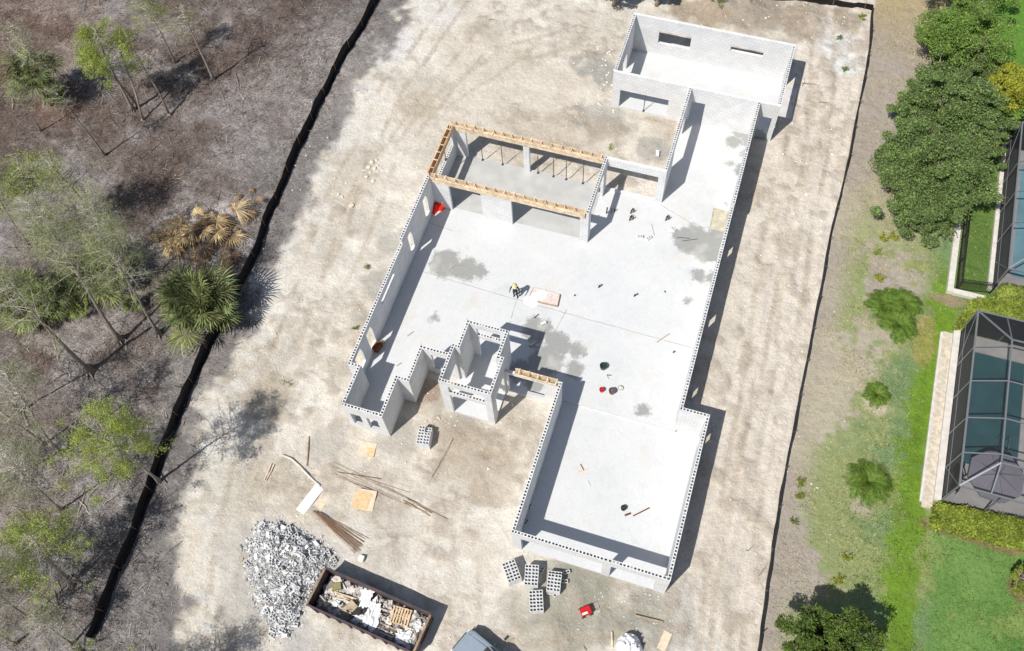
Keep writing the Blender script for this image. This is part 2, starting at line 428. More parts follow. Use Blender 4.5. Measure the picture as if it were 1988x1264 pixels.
MT['palmo'] = leafmat("dead_palm_brown", srgb(158, 132, 104), .5, .2)
MT['alu'] = mat("cage_aluminium", srgb(128, 132, 136), var=.06, rough=.45, metal=.3)
MT['blackalu'] = mat("black_aluminium", (.02, .02, .022, 1), var=.1, rough=.45)
MT['curb'] = mat("concrete_curb", srgb(205, 200, 192), var=.1, scale=3, bump=.2)
MT['paver'] = mat("gravel_strip", srgb(196, 186, 168), var=.2, scale=3.5, bump=.6, bscale=30)
MT['deck'] = mat("pool_deck_concrete", srgb(196, 192, 190), var=.07, scale=1.5)
MT['stone'] = mat("limestone_chunk", srgb(212, 204, 190), var=.12, scale=5, bump=.4, bscale=10)
MT['truck'] = mat("truck_paint", srgb(140, 152, 164), var=.03, rough=.25, spec=.6)
MT['glass'] = mat("dark_glass", (.015, .02, .025, 1), var=.1, rough=.08, spec=.8)
MT['umb'] = mat("umbrella_cloth", srgb(150, 146, 158), var=.04, rough=.85)
MT['navy'] = mat("navy_cloth", (.015, .016, .02, 1), var=.2, rough=.85)
MT['skin'] = mat("skin", srgb(160, 112, 84), var=.05, rough=.5)
MT['straw'] = mat("straw_hat", srgb(215, 196, 150), var=.1, scale=30, rough=.8)
MT['shirt'] = mat("white_collar", (.75, .74, .70, 1), var=.05, rough=.85)
MT['teal'] = mat("teal_tarp", srgb(118, 160, 156), var=.1)

def water_mat(name, col, rough=.06):
    m = mat(name, col, rough=rough, var=.12, scale=.8, spec=.5, bump=.15, bscale=3)
    return m
MT['pool'] = water_mat("pool_water_teal", srgb(62, 104, 110))
MT['poolb'] = water_mat("pool_water_blue", srgb(140, 190, 205))

def screen_mat(op):
    m = bpy.data.materials.new("insect_screen"); m.use_nodes = True
    nt = m.node_tree; N = nt.nodes; L = nt.links; b = N["Principled BSDF"]
    b.inputs["Base Color"].default_value = (.02, .021, .023, 1); b.inputs["Roughness"].default_value = .8
    tr = N.new("ShaderNodeBsdfTransparent"); mx = N.new("ShaderNodeMixShader")
    ns = N.new("ShaderNodeTexNoise"); ns.inputs["Scale"].default_value = 1.2; tc = N.new("ShaderNodeTexCoord"); L.new(tc.outputs["Object"], ns.inputs["Vector"])
    mr = N.new("ShaderNodeMapRange"); mr.inputs[3].default_value = op - .06; mr.inputs[4].default_value = op + .06; L.new(ns.outputs[0], mr.inputs[0])
    L.new(mr.outputs[0], mx.inputs[0]); L.new(tr.outputs[0], mx.inputs[1]); L.new(b.outputs[0], mx.inputs[2])
    L.new(mx.outputs[0], N["Material Output"].inputs["Surface"])
    return m
MT['screen'] = screen_mat(.40)
MT['screenw'] = screen_mat(.84)
MT['screend'] = screen_mat(.62)

# ---------------------------------------------------------------- ground
LEFT_EDGE = np.array([W(*p)[:2] for p in [(830, -120), (780, 60), (735, 140), (690, 230), (640, 330), (590, 430), (548, 520), (520, 600), (497, 650), (460, 700), (425, 760), (402, 830), (388, 900), (372, 960), (362, 1040), (352, 1100), (372, 1170), (362, 1264), (300, 1420)]])
LFENCE = [W(*p)[:2] for p in [(860, -170), (735, -5), (700, 58), (655, 135), (618, 210), (575, 295), (545, 368), (520, 428), (500, 485), (474, 545), (440, 612), (402, 678), (362, 768), (330, 850), (302, 925), (272, 1010), (240, 1085), (208, 1165), (178, 1240)]]
RFENCE = [W(*p)[:2] for p in [(1692, 20), (1686, 100), (1672, 180), (1658, 240), (1648, 300), (1632, 370), (1610, 460), (1596, 540), (1580, 620), (1562, 715), (1545, 800), (1530, 880), (1514, 960), (1500, 1050), (1486, 1150), (1472, 1262), (1455, 1380)]]
TFENCE = [W(*p)[:2] for p in [(1692, 20), (1640, 14), (1560, 6), (1480, 0), (1380, -10), (1250, -26)]]
RF = np.array(RFENCE)
def edge_x(pts, y):
    """x of a mostly vertical polyline at world y"""
    p = np.array(pts); i = np.argsort(p[:, 1])
    return np.interp(y, p[i, 1], p[i, 0])
def smooth(a, b, v):
    t = np.clip((v - a) / (b - a), 0, 1); return t * t * (3 - 2 * t)

def make_ground():
    fx = np.arange(-60, 33.01, .16); fy = np.arange(-20, 62.01, .16)
    gx = np.concatenate([[-500, -250, -140, -90, -70], fx, [40, 55, 90, 180, 500]])
    gy = np.concatenate([[-500, -250, -120, -60, -35], fy, [70, 90, 150, 250, 500]])
    X, Y = np.meshgrid(gx, gy)
    x = X.ravel(); y = Y.ravel()
    n1 = fbm(x, y, 6, 1); n2 = fbm(x, y, 1.6, 5); n3 = fbm(x, y, .7, 9, 3); n4 = fbm(x, y, 14, 20, 3)
    C = lambda *c: np.array(srgb(*c)[:3])[None, :] * .82
    le = edge_x(LEFT_EDGE, y) + (n2 - .5) * 3.4 + (n3 - .5) * 1.6
    re = edge_x(RFENCE, y)
    # base: sand
    sand = C(229, 220, 205); sandp = C(241, 235, 223); sandd = C(204, 190, 171); sandg = C(176, 168, 152)
    t = np.clip((n1 - .35) * 3.3, 0, 1)[:, None]
    col = sand * (1 - t) + sandp * t
    t = (smooth(.56, .72, n2) * .3)[:, None]; col = col * (1 - t) + sandd * t
    t = (smooth(.5, .7, fbm(x, y, 3.3, 31)) * .35)[:, None]; col = col * (1 - t) + sandg * t
    def blob(px, py, r, c, k=1.0, rag=.6, sx=1, sy=1):
        nonlocal col
        p = W(px, py)
        d = np.hypot((x - p[0]) / sx, (y - p[1]) / sy) / r + (n2 - .5) * 2 * rag + (n3 - .5) * rag
        w = (smooth(1.05, .6, d) * k)[:, None]
        col = col * (1 - w) + c * w
    grey = C(160, 158, 152); green_grey = C(158, 156, 140); brown = C(184, 169, 149); white = C(238, 238, 236)
    # grey wash by the walls, crushed rubble patches
    for px, py, r, c, k in [(1160, 130, 2.0, grey, .75), (1175, 230, 2.2, grey, .55), (740, 560, 1.6, grey, .5), (700, 620, 1.2, grey, .5), (760, 470, 1.2, grey, .45), (1290, 1180, 2.6, grey, .6), (1230, 1200, 2.4, green_grey, .5),
                            (1120, 1190, 3.2, green_grey, .6), (1150, 1110, 2.0, green_grey, .6), (1060, 1210, 3, green_grey, .4), (770, 850, 1.4, grey, .45), (900, 810, 1.2, grey, .5), (640, 860, 1.6, grey, .35), (1390, 900, 1.6, grey, .4),
                            (1480, 490, 1.4, grey, .3), (1420, 640, 1.0, grey, .3), (1270, 290, 1.3, grey, .6), (1080, 250, 2.4, brown, .45), (1180, 250, 1.6, brown, .5), (1020, 240, 1.8, brown, .3), (800, 210, 1.8, C(190, 174, 150), .5),
                            (940, 900, 2.8, brown, .45), (900, 850, 2.0, brown, .45), (1010, 860, 2.2, brown, .4), (760, 960, 2.2, brown, .3), (870, 950, 2.4, brown, .35), (960, 930, 1.8, brown, .4), (1000, 800, 1.8, brown, .35),
                            (520, 770, 2.0, C(168, 154, 132), .5), (820, 760, 1.6, C(150, 118, 98), .6), (730, 940, 1.6, brown, .3)]:
        blob(px, py, r, c, k)
    # strip between house and right fence: pinker, rutted
    w = (smooth(8.2, 10.5, x) * (x < re) * smooth(-4, 4, y) * (y < 52) * .65)[:, None]
    rut = (smooth(.45, .75, vnoise(x * 3.2, y * .35, 1, 3)) * .35)[:, None]
    pk = C(237, 227, 213) * (1 - rut) + C(202, 188, 172) * rut
    col = col * (1 - w) + pk * w
    # pale bare sand apron with a broken white pour, top right and top left
    blob(1625, 85, 1.6, white, .95, .5, 1, 1.2); blob(1640, 125, 1.3, white, .95, .5); blob(1600, 60, 1.2, C(225, 220, 212), .8)
    blob(770, 85, 1.6, C(236, 232, 230), .8, .4, 1, 1.6); blob(850, 25, 2.4, C(234, 230, 224), .7, .5); blob(680, 255, 1.5, C(236, 232, 222), .7)
    # rough dark dirt heap behind the top wall
    blob(1440, 22, 3.0, C(158, 144, 130), .7, .6, 2.0, .8); blob(1560, 40, 2.6, C(170, 154, 134), .6, .5); blob(1640, 40, 1.6, C(158, 142, 122), .7); blob(1350, 30, 2.4, C(176, 158, 132), .6)
    # wheel tracks: pairs of worn ruts across the sand
    trk = np.zeros(len(x))
    def track(pp, gauge=1.7, wd=.17, k=1.0):
        nonlocal trk
        Q = np.array([W(*p)[:2] for p in pp]); yy = y + 0
        for s_ in (-.5, .5):
            for a_, b_ in zip(Q[:-1], Q[1:]):
                d_ = (b_ - a_); L_ = np.linalg.norm(d_); d_ = d_ / L_; n_ = np.array([-d_[1], d_[0]])
                a2 = a_ + n_ * gauge * s_; u = (x - a2[0]) * d_[0] + (y - a2[1]) * d_[1]; v = (x - a2[0]) * n_[0] + (y - a2[1]) * n_[1]
                v = v + (vnoise(x, y, 3.1, 7) - .5) * .5
                m_ = (u > -.1) & (u < L_ + .1)
                tread = .6 + .4 * (np.sin(u * 14) > 0)
                trk = np.maximum(trk, m_ * smooth(wd * 1.6, wd * .6, np.abs(v)) * k * tread * (.35 + .65 * smooth(.35, .6, vnoise(x, y, 1.9, 33))))
    track([(900, -20), (760, 180), (660, 380), (600, 560), (540, 720), (480, 900), (440, 1100), (430, 1300)], k=1)
    track([(1000, 20), (860, 160), (740, 330), (690, 470), (620, 620), (560, 760), (500, 960)], k=.8)
    track([(1600, 60), (1590, 250), (1560, 420), (1530, 600), (1490, 780), (1450, 960), (1420, 1130), (1400, 1300)], k=1)
    track([(1560, 250), (1500, 500), (1480, 700), (1420, 1000), (1380, 1280)], k=.8)
    track([(1440, 60), (1500, 90), (1560, 160), (1570, 300)], k=.9, gauge=1.2)
    track([(880, 1264), (900, 1180), (900, 1080), (820, 1010), (700, 1010), (520, 960)], k=.9); track([(1360, 1264), (1200, 1200), (1000, 1210), (860, 1180)], k=.8)
    track([(1150, 60), (1000, 100), (860, 190), (780, 300)], k=.7)
    w = (trk * .62)[:, None]; col = col * (1 - w) + C(190, 175, 154) * w
    blob(560, 1110, 4.4, C(200, 196, 190), .7, .5); blob(575, 1225, 1.6, C(200, 196, 190), .6)
    churn = smooth(.5, .66, fbm(x, y, .9, 140)) * smooth(.42, .56, fbm(x, y, 5, 150))
    w = (churn * .5)[:, None]; col = col * (1 - w) + C(186, 172, 154) * w
    # grey silt then leaf litter on the left
    dl = le - x
    w = smooth(-.2, .9, dl)[:, None]
    silt = C(138, 133, 131); silt2 = C(158, 152, 148)
    t = np.clip((n1 - .4) * 3, 0, 1)[:, None]
    col = col * (1 - w) + (silt * (1 - t) + silt2 * t) * w
    lf = edge_x(LFENCE, y)
    dfar = lf - x
    w2 = smooth(-1.5, 6.5, dfar + (n2 - .5) * 9)[:, None]
    a = C(126, 115, 109); bcol = C(156, 149, 146); ccol = C(102, 87, 79)
    t = np.clip((fbm(x, y, 3.5, 44) - .38) * 4, 0, 1)[:, None]
    lc = a * (1 - t) + bcol * t
    t = (smooth(.5, .64, fbm(x, y, 5.5, 61)) * .7)[:, None]; lc = lc * (1 - t) + ccol * t
    t = (smooth(.58, .68, fbm(x, y, 2.2, 71)) * .6)[:, None]; lc = lc * (1 - t) + C(168, 160, 155) * t
    col = col * (1 - w2) + lc * w2
    # reddish duff in the far corner, ash heap under the dead palm
    blob(40, 60, 6, C(136, 110, 94), .4, .5, 1.6, 1.2); blob(120, 200, 3, C(140, 110, 92), .35, .5); blob(345, 440, 1.4, C(226, 216, 214), .9, .4); blob(420, 500, 1.2, C(214, 208, 206), .8, .5); blob(500, 540, 1.6, C(214, 210, 208), .6, .6)
    blob(430, 410, 1.0, C(214, 204, 202), .8, .5); blob(480, 480, .9, C(206, 200, 200), .7, .5)
    litter = smooth(-.3, 3.0, dl)
    # white grit along the sand/silt seam
    w = (smooth(1.6, .2, np.abs(dl + .2)) * smooth(.5, .6, n3) * .75)[:, None]
    col = col * (1 - w) + C(232, 228, 220) * w
    # beyond the right fence
    dr = x - re
    w = (smooth(0, .3, dr))[:, None]
    straw = C(194, 185, 162); pinkd = C(180, 170, 158)
    t = np.clip((n1 - .38) * 3.2, 0, 1)[:, None]
    rc = pinkd * (1 - t) + straw * t
    t = (smooth(.42, .54, fbm(x, y, 3.2, 80) + (fbm(x, y, .5, 161, 3) - .5) * .35) * .85 * smooth(.6, 2.5, dr) * smooth(34, 26, y))[:, None]; rc = rc * (1 - t) + C(150, 164, 104) * t
    t = (smooth(44, 52, y) * .7)[:, None]; rc = rc * (1 - t) + C(188, 168, 124) * t
    gs = edge_x([W(*p)[:2] for p in [(1836, 470), (1800, 560), (1775, 650), (1745, 760), (1722, 860), (1706, 960), (1700, 1060), (1690, 1160), (1660, 1264)]], y)
    n5 = fbm(x, y, .5, 160, 3)
    dg = x - gs + .8 + (n2 - .5) * 4.5 + (n5 - .5) * 4.0
    turf = smooth(-.9, .9, dg) * (dr > 0) * smooth(33, 29, y)
    tc_ = C(124, 148, 104); t2 = C(154, 162, 106)
    t = np.clip((fbm(x, y, 2.6, 90) - .38) * 3.5, 0, 1)[:, None]
    gc = tc_ * (1 - t) + t2 * t
    rc = rc * (1 - turf[:, None]) + gc * turf[:, None]
    st = edge_x([W(*p)[:2] for p in [(1850, 470), (1840, 560), (1815, 680), (1800, 760), (1780, 860), (1768, 960), (1757, 1060), (1748, 1160), (1738, 1264), (1720, 1400)]], y)
    hw = .95
    ws = smooth(hw + .5, hw - .5, np.abs(x - st) + (n2 - .5) * .9 + (n5 - .5) * 1.6) * smooth(29, 25, y)
    t = (ws * .95)[:, None]; rc = rc * (1 - t) + (C(118, 152, 48) * (1 - .4 * (n2[:, None] - .3)) * (1 - 0 * t)) * t
    lw = smooth(.3, 1.2, x - st - .9 + (n5 - .5) * 1.4) * (y < 11.5)
    lc2 = C(92, 134, 66); lc3 = C(120, 154, 84)
    t = np.clip((fbm(x, y, 4, 95) - .35) * 3.2, 0, 1)[:, None]
    g2 = lc2 * (1 - t) + lc3 * t
    t = (smooth(.6, .72, fbm(x, y, 1.8, 99)) * .5)[:, None]; g2 = g2 * (1 - t) + C(150, 160, 96) * t
    t = (lw)[:, None]; rc = rc * (1 - t) + g2 * t
    # fenced lawn, lawn at the top right
    lw2 = smooth(23.2, 23.5, x) * (y > 24)
    t = lw2[:, None]; rc = rc * (1 - t) + (C(104, 132, 68) * (1 - .5 * (n1[:, None] - .5))) * t
    lw3 = smooth(19.5, 22.5, x + (n2 - .5) * 3) * (y > 41)
    t = lw3[:, None]; rc = rc * (1 - t) + C(104, 146, 62) * t
    # tan thatch patches beside the pool strip, mulch round the hedges
    col = col * (1 - w) + rc * w
    turf = np.maximum.reduce([turf * .9, ws, lw, lw2, lw3, .45 * smooth(0, .5, dr)]) * (dr > 0)
    blob(1795, 650, 1.2, C(178, 158, 104), .6, .5, .6, 2.0); blob(1850, 585, .9, C(168, 146, 126), .9, .3, 1.6, .5); blob(1700, 780, .9, C(214, 200, 180), .7, .4); blob(1670, 985, .7, C(196, 184, 170), .7, .5)
    blob(1900, 1045, 1.2, C(150, 118, 96), .8, .3, 3.2, .45); blob(1985, 1140, .9, C(140, 108, 88), .8, .3); blob(1835, 1020, .8, C(150, 116, 96), .8, .4, .6, 1.2)
    litter = np.where(dr > 0, .25, litter) * (1 - smooth(0, .2, dr) * .4)
    far = (np.abs(x) > 62) | (y > 63) | (y < -21)
    # relief
    z = (n1 - .5) * .12 + (n2 - .5) * .16 + (n3 - .5) * .10 - trk * .05 + churn * .09
    rough = (smooth(.3, 3, dl) * (dr < 0)); z += rough * ((fbm(x, y, 2.2, 51) - .5) * .35 + (n3 - .5) * .08)
    z = np.where(dr > 0, z * .5, z)
    z += (dr < 0) * smooth(9, 10.5, x) * (vnoise(x * 3.2, y * .4, 1, 3) - .5) * .10
    def bump(px, py, r, h):
        nonlocal z
        p = W(px, py); d = np.hypot(x - p[0], y - p[1]) / r
        z = z + h * np.exp(-d * d * 1.5) * (1 + (n2 - .5) * .9)
    bump(1440, 20, 2.4, .7); bump(1390, 8, 2.0, .5); bump(1560, 30, 2, .35); bump(1100, 250, 1.8, .30); bump(1190, 262, 1.4, .35); bump(760, 600, 1.0, .15)
    bump(940, 880, 2.0, .25); bump(1020, 850, 1.5, .3); bump(850, 790, 1.0, .2); bump(345, 440, 1.2, .3); bump(1000, 940, 1.6, .2)
    # keep soil below floor level under the house and near its walls
    ins = np.zeros(len(x))
    for (a0, a1, b0, b1) in ((-.3, 9.6, -.3, 10.6), (-13.4, 8, 9.3, 27.2), (-13.4, -8.6, 4.2, 10), (-7.2, -3.2, 6.9, 12), (2.2, 8, 26, 35), (-3.4, 9.4, 34.2, 40.9), (22.4, 40, 9, 23), (25.2, 40, 25.5, 40)):
        ins = np.maximum(ins, smooth(-.6, .15, np.minimum.reduce([x - a0, a1 - x, y - b0, b1 - y])))
    z = z * (1 - ins) - .03 * ins
    z = np.where(far, -.3, z)
    nx, ny = len(gx), len(gy)
    I = np.arange(nx * ny).reshape(ny, nx)
    F = np.stack([I[:-1, :-1].ravel(), I[:-1, 1:].ravel(), I[1:, 1:].ravel(), I[1:, :-1].ravel()], 1)
    me = bpy.data.meshes.new("ground")
    V = np.stack([x, y, z], 1)
    me.vertices.add(len(V)); me.vertices.foreach_set("co", V.ravel())
    me.loops.add(F.size); me.loops.foreach_set("vertex_index", F.ravel())
    me.polygons.add(len(F)); me.polygons.foreach_set("loop_start", np.arange(len(F)) * 4)
    me.update(calc_edges=True)
    ca = me.attributes.new("soil", 'FLOAT_COLOR', 'POINT')
    rgba = np.concatenate([np.clip(col, 0, .9), np.ones((len(x), 1))], 1)
    ca.data.foreach_set("color", rgba.astype(np.float32).ravel())
    la = me.attributes.new("litter", 'FLOAT', 'POINT'); la.data.foreach_set("value", np.clip(litter, 0, 1).astype(np.float32))
    ta = me.attributes.new("turf", 'FLOAT', 'POINT'); ta.data.foreach_set("value", np.clip(turf, 0, 1).astype(np.float32))
    me.polygons.foreach_set("use_smooth", [True] * len(me.polygons))
    me.materials.append(ground_material())
    o = bpy.data.objects.new("ground", me); link(o)
    o["kind"] = "structure"
    return gx, gy, z.reshape(ny, nx)
GX, GY, GZ = make_ground()
def gz(x, y):
    i = int(np.clip(np.searchsorted(GX, x), 1, len(GX) - 1)); j = int(np.clip(np.searchsorted(GY, y), 1, len(GY) - 1))
    return float(GZ[j - 1:j + 1, i - 1:i + 1].max())
def G3(px, py, dz=0.0):
    p = W(px, py); p[2] = gz(p[0], p[1]) + dz; return p

def scatter_fields():
    rg = np.random.default_rng(55)
    def zf(P):
        i = np.clip(np.searchsorted(GX, P[:, 0]), 1, len(GX) - 1); j = np.clip(np.searchsorted(GY, P[:, 1]), 1, len(GY) - 1)
        return np.maximum(GZ[j - 1, i - 1], GZ[j, i])
    def inhouse(P):
        r_ = np.zeros(len(P), bool)
        for (a0, a1, b0, b1) in ((-.1, 9.4, -.1, 10.4), (-13.2, 7.8, 9.5, 27.1), (-13.2, -8.8, 4.4, 10), (-7, -3.4, 7.1, 12), (2.4, 7.8, 26, 35), (-3.2, 9.2, 34.4, 40.7)):
            r_ |= (P[:, 0] > a0) & (P[:, 0] < a1) & (P[:, 1] > b0) & (P[:, 1] < b1)
        return r_
    # twigs and needles over the woodland floor
    n = 38000; P = np.stack([rg.uniform(-58, -14, n), rg.uniform(-18, 56, n)], 1)
    P = P[(P[:, 0] < edge_x(LEFT_EDGE, P[:, 1]) - rg.exponential(2.2, n)) & (fbm(P[:, 0], P[:, 1], 2.5, 200) > rg.uniform(.3, .62, n))]
    n = len(P); a = rg.normal(.9, .9, n); L_ = rg.exponential(.22, n) + .12; d = np.stack([np.cos(a), np.sin(a)], 1) * L_[:, None] / 2; z = zf(P)
    lift = rg.uniform(.01, .09, n)
    k = rg.random(n)
    for sel, nm, m_ in ((k < .38, "pale", MT_twp), (k >= .38, "dark", MT_twd)):
        mb = MB(); mb.segs(np.column_stack([P - d, z + lift])[sel], np.column_stack([P + d, z + lift * rg.uniform(0, 2, n)])[sel], rg.uniform(.008, .024, n)[sel], rg.uniform(.004, .014, n)[sel], 3)
        tag(mb.build("twig_litter", m_), nm + " broken twigs covering the woodland floor left of the silt fence", "litter", kind="stuff")
    n = 30000; P = np.stack([rg.uniform(-58, -15, n), rg.uniform(-18, 56, n)], 1)
    P = P[(P[:, 0] < edge_x(LEFT_EDGE, P[:, 1]) - rg.exponential(2.0, n)) & (fbm(P[:, 0], P[:, 1], 1.6, 210) > rg.uniform(.36, .66, n))]
    mb = MB(); mb.leaves(np.column_stack([P, zf(P) + rg.uniform(.01, .07, len(P))]), .055, flat=.6, rng=rg)
    tag(mb.build("leaf_litter", MT_lf), "brown and grey fallen leaves between the trees left of the silt fence", "litter", kind="stuff")
    # clods and gravel over the sand
    n = 17000; P = np.stack([rg.uniform(-26, 15, n), rg.uniform(-12, 52, n)], 1)
    P = P[(P[:, 0] > edge_x(LEFT_EDGE, P[:, 1])) & (P[:, 0] < edge_x(RFENCE, P[:, 1])) & (fbm(P[:, 0], P[:, 1], 2.8, 220) > rg.uniform(.36, .68, n))]
    P = P[~inhouse(P)]; n = len(P); z = zf(P); s_ = rg.exponential(.016, n) + .014
    V = np.zeros((n, 5, 3)); an = rg.uniform(0, 6.28, n)
    for q in range(4):
        V[:, q, 0] = P[:, 0] + np.cos(an + q * 1.571) * s_ * rg.uniform(.8, 1.3, n); V[:, q, 1] = P[:, 1] + np.sin(an + q * 1.571) * s_ * rg.uniform(.8, 1.3, n); V[:, q, 2] = z - .02
    V[:, 4, 0] = P[:, 0]; V[:, 4, 1] = P[:, 1]; V[:, 4, 2] = z + s_ * .9
    b_ = (np.arange(n) * 5)[:, None]; F = np.concatenate([b_ + np.array([[q, (q + 1) % 4, 4]]) for q in range(4)])
    mb = MB(); mb.addarr(V.reshape(-1, 3), F); tag(mb.build("gravel", MT_cl), "pale clods and gravel strewn over the sandy site", "gravel", kind="stuff")
    # grass blades on the verge and lawn
    n = 110000; P = np.stack([rg.uniform(8, 31, n), rg.uniform(-3, 52, n)], 1)
    P = P[(P[:, 0] > edge_x(RFENCE, P[:, 1]) + .3 + rg.exponential(.8, n)) & (fbm(P[:, 0], P[:, 1], 2.2, 230) > rg.uniform(.3, .6, n))]
    ins = ((P[:, 0] > 22.2) & (P[:, 1] > 9) & (P[:, 1] < 23)) | ((P[:, 0] > 25.2) & (P[:, 1] > 22)) | ((P[:, 0] > 22.5) & (P[:, 0] < 23.4) & (P[:, 1] > 24))
    P = P[~ins]; n = len(P); z = zf(P); an = rg.uniform(0, 6.28, n); h_ = rg.uniform(.06, .17, n)
    T_ = np.column_stack([P + np.stack([np.cos(an), np.sin(an)], 1) * (h_ * 1.0)[:, None], z + h_]); B_ = np.column_stack([P, z - .01]); side = np.column_stack([-np.sin(an), np.cos(an), np.zeros(n)]) * .022
    V = np.stack([B_ - side, B_ + side, T_], 1); gs_ = edge_x([W(*p)[:2] for p in [(1836, 470), (1745, 760), (1706, 960), (1660, 1264)]], P[:, 1])
    dry = P[:, 0] + rg.normal(size=n) * 1.6 < gs_ - .6
    for sel, nm, m_ in ((dry, "dry straw coloured", MT_gd), (~dry, "green", MT_gg)):
        mb = MB(); q = V[sel]; mb.addarr(q.reshape(-1, 3), np.arange(len(q) * 3).reshape(-1, 3)); tag(mb.build("grass", m_), nm + " grass tufts on the verge right of the silt fence", "grass", kind="stuff")
MT_twp = mat("twig_litter_pale", srgb(186, 176, 166), var=.2, island=.3); MT_twd = mat("twig_litter_dark", srgb(104, 88, 78), var=.2, island=.5)
MT_lf = mat("leaf_litter_brown", srgb(134, 112, 96), var=.2, island=.6); MT_cl = mat("sand_clod", srgb(226, 214, 194), var=.12, island=.22)
MT_gd = leafmat("dry_grass", srgb(182, 172, 128), .35, .3); MT_gg = leafmat("verge_grass", srgb(118, 142, 70), .35, .3)
scatter_fields()

# ---------------------------------------------------------------- the block house
SLABZ = .18
house = empty("block_house", (0, 0, 0), 0, "roofless grey concrete block house shell standing on its bright slab amid the sand", "house")
HS, HN, HP = 3.36, 3.83, 4.75
def poly_prism(name, pts, z0, z1, m, parent):
    bm = bmesh.new()
    lo = [bm.verts.new((x, y, z0)) for x, y in pts]; hi = [bm.verts.new((x, y, z1)) for x, y in pts]
    n = len(pts)
    bm.faces.new(lo[::-1]); bm.faces.new(hi)
    for i in range(n): bm.faces.new((lo[i], lo[(i + 1) % n], hi[(i + 1) % n], hi[i]))
    bmesh.ops.recalc_face_normals(bm, faces=bm.faces)
    bmesh.ops.triangulate(bm, faces=[f for f in bm.faces if len(f.verts) > 4])
    me = bpy.data.meshes.new(name); bm.to_mesh(me); bm.free(); me.materials.append(m)
    return link(bpy.data.objects.new(name, me), parent)
e = .03
slab_pts = [(-12.44 + e, 4.47 + e), (-9.7 - e, 4.47 + e), (-9.7 - e, 7.15 + e), (-8.94 - e, 7.15 + e), (-8.94 - e, 9.55 + e), (-6.87 + e, 9.55 + e), (-6.87 + e, 7.2 + e), (-3.5 - e, 7.2 + e), (-3.5 - e, 9.6 + e),
            (0, 9.6 + e), (0, 10.0), (7.66 - e, 10.0), (7.66 - e, 34.5 + e), (9.1 - e, 34.5 + e), (9.1 - e, 40.6 - e), (-3.1 + e, 40.6 - e), (-3.1 + e, 34.5 + e), (2.5 + e, 34.5 + e), (2.5 + e, 27.0), (-13.1 + e, 27.0), (-13.1 + e, 7.17 + e), (-12.44 + e, 7.17 + e)]
poly_prism("floor_slab", slab_pts, -.3, SLABZ, MT['slab'], house)
poly_prism("garage_slab", [(e, e), (9.3 - e, e), (9.3 - e, 10.14), (7.7, 10.14), (7.7, 9.997), (e, 9.997)], -.3, .06, MT['slab'], house)

